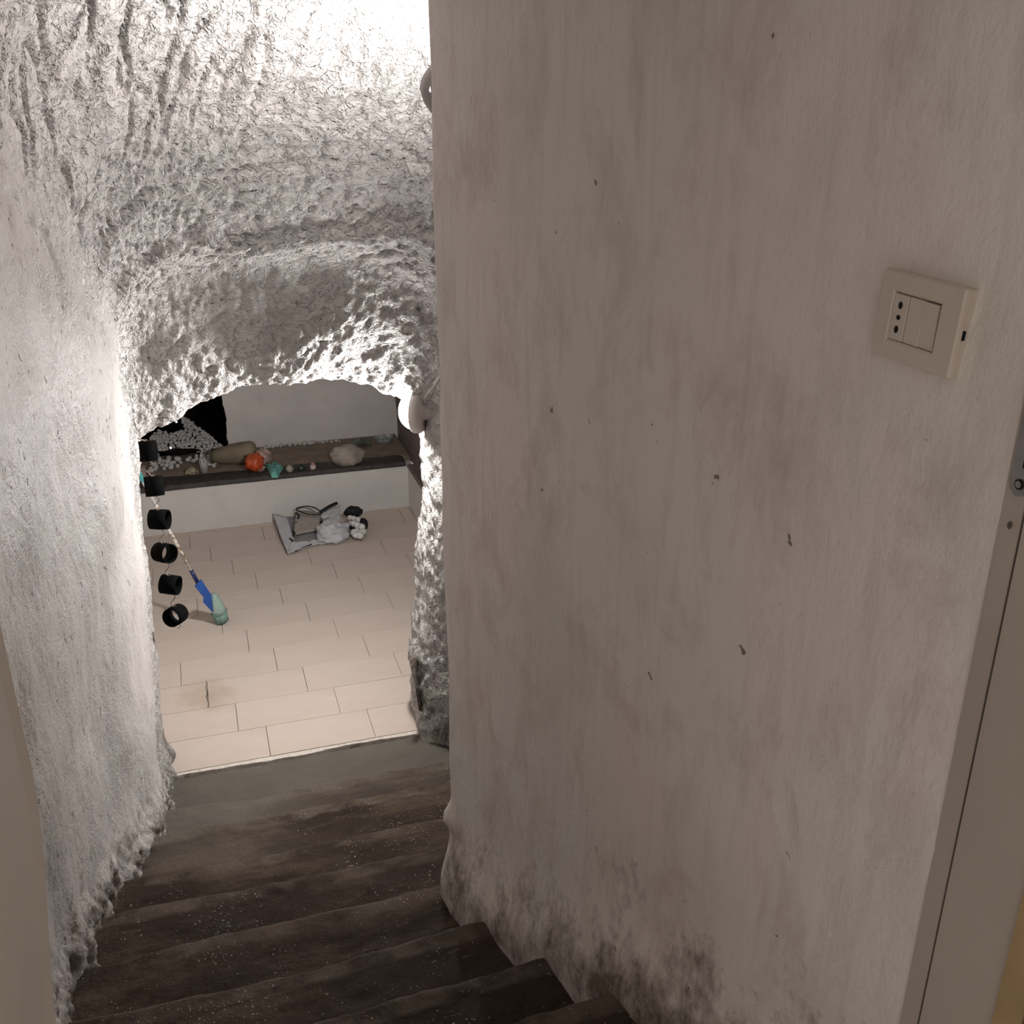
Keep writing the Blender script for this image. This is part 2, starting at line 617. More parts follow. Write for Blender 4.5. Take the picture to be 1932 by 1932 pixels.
# coarse carved relief
rel = np.zeros(len(P))
rel += 0.020 * fbm(P * 2.6, 2) * (1 - 0.75 * smooth_r)
n1_ = fbm(np.stack([Xv * 13 + 5 * Yv, Yv * 3.2, Zv * 3.2], 1), 2)
g1 = -1.4 * np.exp(-(n1_ / 0.10) ** 2) + 0.6 * np.abs(n1_)        # pick strokes running with the slope
n2_ = fbm(np.stack([Xv * 8, Yv * 19, Zv * 19], 1), 3)
g2 = -1.0 * np.exp(-(n2_ / 0.12) ** 2) + 0.8 * np.abs(n2_)                     # scaly ledges running across
kk = ss(3.05, 3.25, Yv)
rel += ceil * (0.013 * g1 * (1 - kk) + 0.009 * g2 * (0.35 + 0.65 * kk))
rel += ceil * 0.006 * fbm(P * 26, 2)
rel += arch * 0.0075 * fbm(P * 30, 3) * (1 - 0.35 * is_l)
rel += arch * 0.008 * fbm(P * 9, 2)
rel += is_l * (1 - arch) * (0.004 * fbm(P * np.array([9, 9, 6]), 3) + 0.0014 * fbm(P * 40, 2))
rel += is_r * (1 - smooth_r) * 0.008 * fbm(P * 20, 2)
rel += smooth_r * 0.0018 * fbm(P * np.array([11, 11, 5]), 2)
# bedding ledges over the arch
for (y0, am, wd, bend) in ((3.33, 0.016, 0.05, 0.10), (3.53, 0.026, 0.06, 0.12)):
    dd = Yv - (y0 - bend * ((Xv - 0.3) / 0.6) ** 2 + 0.03 * fbm(np.stack([Xv * 5, Yv * 0 + y0, Yv * 0], 1), 2))
    rel += ceil * am * np.exp(-(dd / wd) ** 2) * np.where(dd > 0, 1.0, np.exp(-(dd / (wd * 0.25)) ** 2))
# crumbly ragged foot of the left wall and a soft flare at the foot of the right one
rel += is_l * np.exp(-(np.maximum(hh, 0) / 0.10) ** 2) * (0.02 + 0.022 * fbm(P * 16, 3))
rel += smooth_r * 0.035 * np.exp(-(np.maximum(hh, 0) / 0.13) ** 2)
# bump on the corner of the right wall
cb = at(852, 1540, Y=2.07)
rel += smooth_r * 0.022 * np.exp(-(((Yv - 2.07) / 0.05) ** 2 + ((Zv - cb.z) / 0.028) ** 2))
P = P + N.reshape(-1, 3) * rel[:, None]
V = P.reshape(NROW, NC, 3)
N2 = grid_normals(V)
if (N2[60, NL // 2, 0] < 0):
    N2 = -N2
h_at = np.clip(hh, 0, 5).reshape(NROW, NC)
rough_at = np.clip(0.22 * is_l + 0.85 * ceil + 0.8 * arch + 0.5 * is_r * (1 - smooth_r), 0, 1).reshape(NROW, NC)


# one winding for the whole sweep: faces look into the passage
_a, _b, _c = V[60, NL // 2], V[60, NL // 2 + 1], V[61, NL // 2 + 1]
FLIP = np.dot(np.cross(_b - _a, _c - _a), N2[60, NL // 2]) < 0


def cut(name, r0, r1, c0, c1, mat):
    sub = V[r0:r1, c0:c1]
    nr, nc = sub.shape[:2]
    i = np.arange(nr - 1)[:, None] * nc + np.arange(nc - 1)[None, :]
    f = np.stack([i, i + 1, i + nc + 1, i + nc], -1).reshape(-1, 4)
    if FLIP:
        f = f[:, ::-1]
    me = bpy.data.meshes.new(name)
    me.vertices.add(nr * nc)
    me.vertices.foreach_set('co', sub.reshape(-1))
    me.loops.add(f.size)
    me.loops.foreach_set('vertex_index', f.reshape(-1))
    me.polygons.add(len(f))
    me.polygons.foreach_set('loop_start', np.arange(0, f.size, 4))
    me.polygons.foreach_set('use_smooth', np.ones(len(f), bool))
    me.update(calc_edges=True)
    for an, arr in (('h', h_at), ('rough', rough_at)):
        at_ = me.attributes.new(an, 'FLOAT', 'POINT')
        at_.data.foreach_set('value', np.ascontiguousarray(arr[r0:r1, c0:c1]).reshape(-1).astype(np.float32))
    me.materials.append(mat)
    me.normals_split_custom_set_from_vertices(np.ascontiguousarray(N2[r0:r1, c0:c1]).reshape(-1, 3).tolist())
    o = bpy.data.objects.new(name, me)
    col.objects.link(o)
    tag(o, kind='structure')
    return o


RA = next(i for i in range(NROW) if V[i, NL, 1] > 0 and rows[min(i, len(rows) - 1)][0] > 3.5)
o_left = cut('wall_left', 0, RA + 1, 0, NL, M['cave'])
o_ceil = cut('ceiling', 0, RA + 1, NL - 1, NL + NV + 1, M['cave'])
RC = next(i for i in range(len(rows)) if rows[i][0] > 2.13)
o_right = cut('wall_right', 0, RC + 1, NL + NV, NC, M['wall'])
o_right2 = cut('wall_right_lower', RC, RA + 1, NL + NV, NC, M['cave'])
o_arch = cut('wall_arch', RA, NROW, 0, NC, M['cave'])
tag(o_left, 'whitewashed carved rock wall along the left side of the steps')
tag(o_ceil, 'rough carved whitewashed rock ceiling sloping down over the steps')
tag(o_right, 'old stained whitewashed plaster wall carrying the switch plate')
tag(o_right2, 'rough whitewashed wall below the corner, right of the lower steps')
tag(o_arch, 'whitewashed carved rock wall with the low arched opening')

# ------------------------------------------------------------------ stairs
stairs = tag(empty('stairs', (0.2, 2.4, 0)), 'worn dark brown stone steps going down to the arch', None, None, 'structure')
for k in range(0, 10):
    yf, zt = STEP[k]
    yb = STEP[k + 1][0] - 0.09 if k < 9 else 0.62
    nx, ny = 110, 26
    xs = np.linspace(-0.56, 1.02 if k < 5 else 0.80, nx)
    if k == 0:
        xs = np.linspace(-0.50, 1.02, nx)
    prof = []                      # (y, z, edge) from back to nosing, then down the riser
    for t in np.linspace(0, 1, ny):
        prof.append((yb + (yf - 0.018 - yb) * t, zt, 1.0 if (t > 0.9) else 0.0))
    for a in (0.35, 0.8, 1.2, 1.57):
        prof.append((yf - 0.018 + 0.018 * math.sin(a), zt - 0.018 + 0.018 * math.cos(a), 0.9))
    for t in np.linspace(0.1, 1, 6):
        prof.append((yf - 0.01 * t, zt - 0.018 - 0.24 * t, 0.0))
    pr = np.array(prof)
    G = np.zeros((len(pr), nx, 3))
    G[:, :, 0] = xs[None]
    G[:, :, 1] = pr[:, 0:1]
    G[:, :, 2] = pr[:, 1:2]
    Q = G.reshape(-1, 3)
    wav = 0.012 * fbm(np.stack([Q[:, 0] * 2.6, Q[:, 0] * 0 + k * 5.1, Q[:, 0] * 0], 1), 3)
    if k == 0:
        wav *= 0
    if k == 0:
        e1 = np.zeros(len(Q))
    else:
        e1 = wav
    Q[:, 1] += e1
    Q[:, 2] += (0.010 if k else 0.004) * fbm(Q * np.array([4, 6, 4]), 3) + (0.004 if k else 0.0015) * fbm(Q * 24, 2)
    # worn hollow in the middle of the tread
    if k:
        Q[:, 2] -= 0.012 * np.exp(-((Q[:, 0] - 0.12) / 0.3) ** 2) * ss(yb, yf, Q[:, 1])
    idx = np.arange((len(pr) - 1))[:, None] * nx + np.arange(nx - 1)[None]
    f = np.stack([idx, idx + 1, idx + nx + 1, idx + nx], -1).reshape(-1, 4)
    o = mk('step', Q, f.tolist(), M['steps'], stairs)
    o.matrix_parent_inverse = Matrix.Translation(stairs.location).inverted()
    at_e = o.data.attributes.new('edge', 'FLOAT', 'POINT')
    at_e.data.foreach_set('value', np.repeat(pr[:, 2], nx).astype(np.float32))
    g = 1.0 if k == 0 else (0.55 if k == 1 else 0.0)
    gx = np.full(len(Q), g)
    if k in (1, 2):
        gx = g * 0.6 + 0.9 * ss(0.35, -0.25, Q[:, 0]) * (1 if k == 1 else 0.5)
    at_g = o.data.attributes.new('grey', 'FLOAT', 'POINT')
    at_g.data.foreach_set('value', np.clip(gx, 0, 1).astype(np.float32))
    if k == 0:
        o['label'] = 'grey cement landing strip below the tile edge'

# ------------------------------------------------------------------ lower room
tiles_floor = tag(mk('floor', *(lambda m: (m.v, m.f))(MB().box((-1.0, 3.845, -0.06), (1.5, 6.56, -0.006))), M['grout'], smooth=False),
                  'beige tiled floor of the lower room', None, None, 'structure')
TLn, TWd = 0.463, 0.236
tile_meshes = {}


def tile_mesh(L):
    key = round(L, 3)
    if key not in tile_meshes:
        m = MB().box((0, 0, -0.012), (L - 0.0026, TWd - 0.0026, 0), 0.0007)
        me = bpy.data.meshes.new('tile')
        me.from_pydata([tuple(v) for v in m.v], [], m.f)
        me.materials.append(M['tile'])
        tile_meshes[key] = me
    return tile_meshes[key]


for r in range(12):
    y0 = 3.862 + r * TWd
    if y0 > 6.5:
        break
    off = (0.114 - 0.121 * r) % TLn
    x = off - 3 * TLn
    while x < 1.3:
        a, b = max(x, -0.66), min(x + TLn, 1.295)
        if b - a > 0.02:
            o = mk('tile', None, None, None, tiles_floor, me=tile_mesh(b - a))
            o.location = (a, y0, random.uniform(-0.0006, 0.0006))
        x += TLn
# pale mortar lip left at the doorway edge of the tiles
m = MB()
xs = np.linspace(-0.33, 0.80, 60)
vs, fs = [], []
for i, x in enumerate(xs):
    d = 0.012 + 0.006 * math.sin(x * 9) + 0.007 * float(fbm(np.array([[x * 14, 1.2, 3.0]]), 2)[0])
    vs += [(x, 3.858, -0.001), (x, 3.850 - max(d, 0.003), -0.003), (x, 3.850 - max(d, 0.003), -0.03)]
for i in range(len(xs) - 1):
    a = i * 3
    fs += [(a, a + 1, a + 4, a + 3), (a + 1, a + 2, a + 5, a + 4)]
o = mk('mortar_edge', vs, fs, M['mortar'], tiles_floor, False)
# hairline crack in the stained tile
m = MB()
c0 = at(388, 1283, Z=0.0012)
c1 = at(393, 1335, Z=0.0012)
pp = []
for i in range(9):
    t = i / 8
    pp.append(c0.lerp(c1, t) + Vector((0.004 * math.sin(i * 2.1), 0, 0)))
m.tube(pp, [0.0005, 0.0008, 0.001, 0.0018, 0.0032, 0.002, 0.0014, 0.0016, 0.0006], 5)
m.build('crack', M['seal'], tiles_floor)


def wall_grid(name, fn, nu, nv, mat, label, amp=0.008, freq=6, flip=False):
    vs = np.array([fn(u, v) for v in np.linspace(0, 1, nv) for u in np.linspace(0, 1, nu)])
    d = amp * fbm(vs * freq, 3)
    nrm = np.cross(vs[1] - vs[0], vs[nu] - vs[0])
    nrm = nrm / np.linalg.norm(nrm)
    vs = vs + nrm[None] * d[:, None]
    i = np.arange(nv - 1)[:, None] * nu + np.arange(nu - 1)[None]
    f = np.stack([i, i + 1, i + nu + 1, i + nu], -1).reshape(-1, 4)
    if flip:
        f = f[:, ::-1]
    return tag(mk(name, vs, f.tolist(), mat), label, None, None, 'structure')


def edgeX(z):
    return 0.155 - 0.02 * (z - 0.3) + 0.012 * float(fbm(np.array([[z * 14, 4.4, 0.2]]), 3)[0])


BY, BT = 7.10, 0.332            # back wall, bench top
wall_grid('wall_back', lambda u, v: (edgeX(0.2 + 1.9 * v) + (1.36 - edgeX(0.2 + 1.9 * v)) * u, BY + 0.02 * u, 0.2 + 1.9 * v), 70, 70, M['backwall'],
          'grey plastered back wall above the bench', 0.012, 4)
wall_grid('wall_back_return', lambda u, v: (edgeX(0.2 + 1.9 * v), BY + 0.9 - 0.9 * u, 0.2 + 1.9 * v), 12, 70, M['soot'], 'sooty side of the black niche', 0.015, 9)
wall_grid('wall_niche', lambda u, v: (-1.0 + 1.4 * u, BY + 0.9, 0.2 + 1.9 * v), 20, 20, M['soot'], 'black sooty back of the niche', 0.02, 5)
wall_grid('wall_room_left', lambda u, v: (-0.66, 4.03 + 4.0 * u, -0.05 + 2.2 * v), 40, 30, M['white'], 'plastered left wall of the lower room', 0.006, 4)
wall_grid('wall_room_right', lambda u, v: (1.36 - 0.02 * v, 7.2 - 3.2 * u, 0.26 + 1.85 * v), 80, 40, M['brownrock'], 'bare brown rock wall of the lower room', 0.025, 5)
wall_grid('ceiling_room', lambda u, v: (-0.8 + 2.3 * u, 3.95 + 4.2 * v, 2.05), 30, 40, M['white'], 'plastered ceiling of the lower room', 0.02, 3, flip=True)
wall_grid('trim_right', lambda u, v: (1.30, 6.52 - 2.5 * u, -0.05 + 0.355 * v), 40, 8, M['bench'], 'low white plinth along the right of the room', 0.003, 6)
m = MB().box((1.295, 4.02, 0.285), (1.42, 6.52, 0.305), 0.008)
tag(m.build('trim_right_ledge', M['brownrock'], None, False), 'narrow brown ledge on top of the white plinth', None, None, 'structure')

tag(MB().box((-0.66, 7.125, 0.2), (0.155, 8.0, BT - 0.004)).build('trim_niche_sill', M['soot'], None, False), 'black sooty floor of the niche', None, None, 'structure')
bench = tag(empty('trim_bench', (0.3, 6.8, 0)), 'low white masonry bench along the back wall', None, None, 'structure')


def child(o, p):
    o.parent = p
    o.matrix_parent_inverse = Matrix.Translation(p.location).inverted()
    return o


m = MB()
m.box((-0.64, 6.50, -0.05), (1.34, 7.14, 0.302), 0.006)
child(m.build('bench_body', M['bench'], None, False), bench)
# tan top slab and dark rough edging with a ragged inner line
m = MB()
m.box((-0.64, 6.60, 0.302), (1.34, 7.12, BT), 0.004)
child(m.build('bench_top', M['benchtop'], None, False), bench)
xs = np.linspace(-0.64, 1.285, 90)
vs, fs = [], []
for i, x in enumerate(xs):
    e = 6.655 + 0.02 * float(fbm(np.array([[x * 5, 0.3, 7.7]]), 3)[0])
    f0 = 6.492 + 0.004 * float(fbm(np.array([[x * 16, 5.3, 1.7]]), 2)[0])
    e = e - 0.15 * max(0, (x - 1.24) / 0.05) ** 2 * 0.3
    zt = BT + 0.006 + 0.004 * float(fbm(np.array([[x * 9, 2.3, 1.7]]), 2)[0])
    vs += [(x, f0, 0.303), (x, f0, zt - 0.008), (x, f0 + 0.012, zt), (x, e - 0.01, zt), (x, e, BT - 0.002)]
for i in range(len(xs) - 1):
    a = i * 5
    for j in range(4):
        fs.append((a + j, a + 5 + j, a + 6 + j, a + j + 1))
child(mk('bench_edging', vs, fs, M['slab'], None, True), bench)

# ------------------------------------------------------------------ door frame at the top of the steps
door = tag(empty('door_1', (0.3, 0.70, 1.296)), 'painted frame of the doorway at the head of the steps', None, None, 'structure')


def dpart(m, name, mat, lab=None, smooth=False):
    o = child(m.build(name, mat, None, smooth), door)
    if lab:
        o['label'] = lab
    return o


# right jamb, seen almost edge on: outer strip, joint, flat board, wooden edge
def slab_path(p0, p1, thick, z0, z1):
    """upright board between plan points p0, p1, its face on the line, thickness to the right (+X)"""
    p0, p1 = Vector(p0), Vector(p1)
    d = (p1 - p0).normalized()
    n = Vector((-d.y, d.x))
    if n.x < 0:
        n = -n
    q = [p0, p1, p1 + n * thick, p0 + n * thick]
    m = MB()
    vs = [(a.x, a.y, z) for z in (z0, z1) for a in q]
    m.add(vs, [(0, 1, 2, 3)[::-1], (4, 5, 6, 7), (0, 1, 5, 4), (1, 2, 6, 5), (2, 3, 7, 6), (3, 0, 4, 7)])
    return m


J0 = (0.734, 0.738)
J1 = (0.7355, 0.714)
J1b = (0.737, 0.711)
J2 = (0.748, 0.622)
J3 = (0.752, 0.592)
J4 = (0.772, 0.50)
dpart(slab_path(J0, J1, 0.05, 1.25, 3.45), 'jamb_strip', M['frame'])
dpart(slab_path((J1[0] + 0.002, J1[1]), (J1b[0] + 0.002, J1b[1]), 0.05, 1.25, 3.45), 'jamb_joint', M['seal'])
dpart(slab_path(J1b, J2, 0.05, 1.25, 3.45), 'jamb', M['frame'])
dpart(slab_path((J2[0] - 0.004, J2[1]), (J3[0] - 0.004, J3[1]), 0.05, 1.25, 3.45), 'jamb_edge', M['wood'], 'yellowish bare wood edge')
dpart(slab_path(J3, J4, 0.05, 1.25, 3.45), 'jamb_back', M['brownwood'], 'brown wood behind the frame')
# left jamb with its slightly bowed inner edge
vs, fs = [], []
zs = np.linspace(1.25, 3.45, 60)
for z in zs:
    x = -0.157 - 0.026 * float(ss(2.22, 1.90, z))
    vs += [(x, 0.735, z), (x - 0.004, 0.72, z), (x - 0.006, 0.45, z), (-0.40, 0.45, z), (-0.40, 0.735, z)]
for i in range(len(zs) - 1):
    a = i * 5
    for j in range(5):
        j2 = (j + 1) % 5
        fs.append((a + j, a + j2, a + 5 + j2, a + 5 + j))
dpart(MB().add(vs, fs), 'jamb', M['frame'])
dpart(MB().box((-0.40, 0.45, 3.40), (0.82, 0.735, 3.50), 0.004), 'lintel', M['frame'])
# strike plate
sp = at(1934, 905, Y=0.722)
vs, fs = [], []
w2, n = 0.0115, 10
prof = [(-w2, 0.16)] + [(-w2, 0.0)] + [(w2 * -math.cos(math.pi * i / n), -0.013 * math.sin(math.pi * i / n)) for i in range(1, n)] + [(w2, 0.0), (w2, 0.16)]
zb = at(1930, 932, Y=0.722).z + 0.013
for dx in (-0.0045, 0.004):
    for a, b in prof:
        vs.append((0.7345 + dx, 0.722 - a - 0.002, zb + b))
k = len(prof)
fs.append(tuple(range(k)))
fs.append(tuple(range(2 * k - 1, k - 1, -1)))
for i in range(k):
    fs.append((i, (i + 1) % k, k + (i + 1) % k, k + i))
plate = dpart(MB().add(vs, fs), 'strike_plate', M['metal'], 'grey metal strike plate')
m = MB()
Mx = Matrix.Translation((0.7296, 0.718, zb - 0.0005)) @ Matrix.Rotation(-math.pi / 2, 4, 'Y')
m.lathe([(0.0052, 0), (0.0052, 0.0012), (0.0042, 0.0014)], 14, Mx)
s = m.build('screw', M['hole'], None, False)
s.parent = plate
s2 = MB().lathe([(0.0036, 0.0012), (0.0036, 0.0018), (0.0016, 0.0019)], 12, Mx).build('screw_head', M['metal'], None, False)
s2.parent = plate
s3 = MB().box((0.7295, 0.708, zb + 0.016), (0.733, 0.7185, zb + 0.11)).build('latch_slot', M['hole'], None, False)
s3.parent = plate
for (px, py) in ((1922, 992),):
    q = at(px, py, Y=0.72)
    dpart(MB().lump((0.7335, 0.7235, q.z), (0.002, 0.0025, 0.004), 8, 6), 'nail_hole', M['seal'])

# ------------------------------------------------------------------ switch and socket plate on the right wall
wd = Vector((0.186, -1.0, 0)).normalized()         # along the wall towards the door
wn = Vector((-1.0, -0.186, 0)).normalized()        # out of the wall
ctr = at(1745, 608, Y=0.83)
yy = 0.83
for _ in range(20):
    ctr = at(1741, 607, Y=yy)
    want = 0.488 + 0.186 * (2.07 - yy) - 0.007
    yy += (ctr.x > want) * -0.004 + (ctr.x < want) * 0.004
socket = tag(empty('wall_socket', ctr), 'ivory wall plate with a three-hole socket and rocker switches', 'socket')
rot = Matrix((wd, Vector((0, 0, 1)).cross(wd) * 0 + Vector((0, 0, 1)), wn)).transposed().to_4x4()
socket.rotation_euler = (rot @ Matrix.Rotation(math.radians(-3.2), 4, 'Z')).to_euler()
PW, PH = 0.104, 0.090


def spart(m, name, mat, parent=socket, lab=None, smooth=False):
    o = m.build(name, mat, parent, smooth)
    if lab:
        o['label'] = lab
    return o


spart(MB().box((-PW / 2 + .002, -PH / 2 + .002, -0.016), (PW / 2 - .002, PH / 2 - .002, 0.001), 0.001), 'back_box_rim', M['plastic'])
# front frame: four bars round the opening
ow, oh = 0.058, 0.049
oc = -0.003
m = MB()
z0, z1 = 0.002, 0.011
m.box((-PW / 2, -PH / 2, z0), (oc - ow / 2, PH / 2, z1), 0.002)
m.box((oc + ow / 2, -PH / 2, z0), (PW / 2, PH / 2, z1), 0.002)
m.box((oc - ow / 2 - .003, oh / 2, z0), (oc + ow / 2 + .003, PH / 2, z1), 0.002)
m.box((oc - ow / 2 - .003, -PH / 2, z0), (oc + ow / 2 + .003, -oh / 2, z1), 0.002)
spart(m, 'cover_frame', M['plastic'])
spart(MB().box((oc - ow / 2, -oh / 2, 0.001), (oc + ow / 2, oh / 2, 0.006)), 'inset', M['seal'])
g = 0.0009
mod = ow / 3
out = spart(MB().box((oc - ow / 2 + g * 0.3, -oh / 2 + g, 0.004), (oc - ow / 2 + mod - g * .3, oh / 2 - g, 0.0105), 0.0006), 'socket_module', M['plastic'])
hx = oc - ow / 2 + mod * 0.5
for hy, rr in ((0.0125, 1.5), (0.0, 1.0), (-0.0125, 1.5)):
    mm = MB()
    vs = []
    r = 0.0026
    for i in range(16):
        t = 2 * math.pi * i / 16
        vs.append((hx + r * math.cos(t), hy + r * rr * math.sin(t), 0.0108))
    vs += [(a, b, 0.0098) for a, b, c in vs]
    mm.add(vs, [tuple(range(16))] + [(i, i + 16, (i + 1) % 16 + 16, (i + 1) % 16) for i in range(16)])
    spart(mm, 'pin_hole', M['hole'], out)
spart(MB().box((oc - ow / 2 + mod + g * .3, -oh / 2 + g, 0.004), (oc - ow / 2 + 2.02 * mod, oh / 2 - g, 0.0100), 0.0006), 'rocker', M['plastic'])
# right key pressed in at the bottom
m = MB()
xa, xb = oc - ow / 2 + 2.03 * mod, oc + ow / 2 - g * 1.4
vs = [(xa, -oh / 2 + g, .004), (xb, -oh / 2 + g, .004), (xb, oh / 2 - g * 1.6, .004), (xa, oh / 2 - g * 1.6, .004),
      (xa, -oh / 2 + g, .0082), (xb, -oh / 2 + g, .0082), (xb, oh / 2 - g * 1.6, .0112), (xa, oh / 2 - g * 1.6, .0112)]
m.add(vs, [(3, 2, 1, 0), (4, 5, 6, 7), (0, 1, 5, 4), (1, 2, 6, 5), (2, 3, 7, 6), (3, 0, 4, 7)])
spart(m, 'rocker', M['plastic'])
spart(MB().box((PW / 2 - 0.004, -0.006, -0.001), (PW / 2 + 0.0003, 0.003, 0.002)), 'release_notch', M['hole'])

# ------------------------------------------------------------------ lamps
def frame_to(n, loc):
    n = Vector(n).normalized()
    q = n.to_track_quat('Z', 'Y')
    return loc, q.to_euler()


# round lamp round the corner of the right wall
sl = at(806, 160, Y=2.40)                      # where its rim shows past the corner
n1 = Vector((-0.22, 0.62, 0.75)).normalized()
tang = Vector((-n1.y, n1.x, 0)).normalized()
R1 = 0.095
c1 = sl - tang * R1
lamp1 = empty('wall_lamp', *frame_to(n1, c1))
tag(lamp1, 'round grey wall lamp peeking out past the corner at upper steps', 'lamp', 'bulkhead wall lamps')
m = MB()
m.lathe([(0.055, -0.055), (0.080, -0.045), (0.092, -0.02), (0.096, 0.004), (0.094, 0.026), (0.088, 0.030), (0.083, 0.028), (0.082, 0.002)], 40)
m.build('housing', M['lampbody'], lamp1)
m = MB()
m.lathe([(0.081, 0.002), (0.074, 0.009), (0.055, 0.013), (0.03, 0.015), (0.0, 0.016)], 24)
m.build('diffuser', M['glow1'], lamp1)
# lit slot in the side of the housing
slotm = MB()
loc = Matrix.LocRotScale(Vector(c1), lamp1.rotation_euler.to_quaternion(), None)
inv = loc.inverted()
sd = (inv.to_3x3() @ tang).normalized()
upv = (inv.to_3x3() @ Vector((0, 0, 1))).normalized()
cen = sd * 0.0935 + Vector((0, 0, -0.011)) + upv * 0.004
ax = Vector((0, 0, 1))
vs = []
for i in range(16):
    t = 2 * math.pi * i / 16
    cx, cy = math.cos(t), math.sin(t)
    a = 0.004 * cx
    b = 0.006 * (1 if cy > 0 else -1) + 0.004 * cy
    vs.append(cen + ax * a + upv * b)
vs += [v - sd * 0.006 for v in vs]
slotm.add(vs, [tuple(range(16)), tuple(range(31, 15, -1))] + [(i, (i + 1) % 16, (i + 1) % 16 + 16, i + 16) for i in range(16)])
slotm.build('light_slot', emitter('slot_glow', (1, 0.97, 0.93), 2.0), lamp1)

# globe lamp on the right side of the arch
c2 = at(792, 776, Y=3.80)
n2 = Vector((-0.84, 0.54, 0.0)).normalized()
lamp2 = empty('wall_lamp', *frame_to(n2, c2))
tag(lamp2, 'brightly lit globe wall lamp on the right side of the arch', 'lamp', 'bulkhead wall lamps')
m = MB()
m.lathe([(0.030, -0.075), (0.034, -0.022), (0.074, -0.018), (0.086, -0.008), (0.088, 0.014), (0.084, 0.020), (0.079, 0.010)], 36)
m.build('base_plate', M['conduit'], lamp2)
m = MB()
m.lathe([(0.078, 0.003)] + [(0.078 * math.cos(a) ** 0.8, 0.005 + 0.076 * math.sin(a)) for a in np.linspace(0.12, math.pi / 2, 9)[:-1]] + [(0, 0.077)], 28)
m.build('glass_globe', M['glow2'], lamp2)
cd = MB()
e0, e1 = at(845, 693, Y=3.68), at(801, 752, Y=3.76)
cd.tube([e0, e0.lerp(e1, 0.5) + Vector((0, 0, 0.003)), e1], 0.009, 10)
tag(cd.build('conduit_pipe', M['conduit']), 'thin grey white conduit running down to the arch lamp', 'conduit')

# chipped plaster flake at the foot of the arch's right side
m = MB()
fp = [(773, 1247, 3.80), (783, 1240, 3.84), (794, 1252, 3.86), (796, 1300, 3.87), (800, 1345, 3.87), (790, 1340, 3.82), (784, 1300, 3.79)]
top = [at(x, y, Y=Yq) for x, y, Yq in fp]
vs = [v for v in top] + [v + Vector((0.012, 0.014, -0.004)) for v in top]
k = len(fp)
m.add(vs, [tuple(range(k)), tuple(range(2 * k - 1, k - 1, -1))] + [(i, (i + 1) % k, (i + 1) % k + k, i + k) for i in range(k)])
M['flake'] = simple('broken_plaster', (0.30, 0.26, 0.22), 0.9, 40, 0.3, 0.5)
fl_o = m.build('plaster_flake', M['flake'], None, False)
fl_o.parent = o_arch

#OBJECTS#
# ------------------------------------------------------------------ hanging chain of black rings
NSEG = 28
CY = 3.875
chain = empty('ring_chain', at(262, 828, Y=CY))
tag(chain, 'string of six black open rings on wire hooks hanging in the arch', 'ornament')


def world_child(o, p):
    o.parent = p
    o.matrix_parent_inverse = Matrix.LocRotScale(p.location, p.rotation_euler.to_quaternion(), None).inverted()
    return o


ring_px = [(278, 851), (291, 917), (301, 980), (310, 1043), (321.5, 1103), (331, 1161)]
ring_rot = [(84, 0), (88, 0), (68, 0), (36, -8), (64, 4), (-34, -8)]     # turn about the chain, tilt
RR, RL = 0.0385, 0.034


def ring_mesh():
    m = MB()
    n = NSEG
    prof = [(RR - 0.0035, -RL), (RR, -RL), (RR + 0.0012, 0), (RR, RL), (RR - 0.0035, RL), (RR - 0.0045, 0)]
    vs, fs = [], []
    for r, h in prof:
        for k in range(n):
            t = 2 * math.pi * k / n
            vs.append(Vector((r * math.cos(t), h, r * math.sin(t))))
    L = len(prof)
    for i in range(L):
        i2 = (i + 1) % L
        for k in range(n):
            k2 = (k + 1) % n
            fs.append((i * n + k, i * n + k2, i2 * n + k2, i2 * n + k))
    m.add(vs, fs)
    return m


rm = ring_mesh()
ring_me = None
cen = [at(x, y, Y=CY) for x, y in ring_px]
view_az = lambda p: math.atan2(p.x, p.y)
for c, (tw, tl) in zip(cen, ring_rot):
    if ring_me is None:
        o = rm.build('ring', M['black'])
        ring_me = o.data
    else:
        o = mk('ring', None, None, None, None, me=ring_me)
    o.rotation_euler = (math.radians(tl), math.radians(0), math.radians(tw) - view_az(c))
    o.location = c
    world_child(o, chain)
# wire hooks between the rings
prev = at(262, 829, Y=3.845)
for i, c in enumerate(cen):
    a = prev
    b = c + Vector((0, 0, RR))
    d = b - a
    pts = []
    for j in range(15):
        t = j / 14
        off = 0.011 * math.sin(t * 2 * math.pi) if i else 0.004 * math.sin(t * math.pi)
        pts.append(a.lerp(b, t) + Vector((off, 0, 0)))
    world_child(MB().tube(pts, 0.0019, 6).build('hook', M['wire']), chain)
    eye = MB().tube(arc_pts(c + Vector((0, 0, RR + 0.003)), 0.005, 0, 2 * math.pi, 10), 0.0014, 5)
    world_child(eye.build('eyelet', M['wire']), chain)
    prev = c - Vector((0, 0, RR))
pts = [prev + Vector((0, 0, 0.004))] + arc_pts(prev + Vector((0.004, 0, -0.011)), 0.009, 2.2, -2.2, 10)
world_child(MB().tube(pts, 0.0015, 6).build('hook', M['wire']), chain)

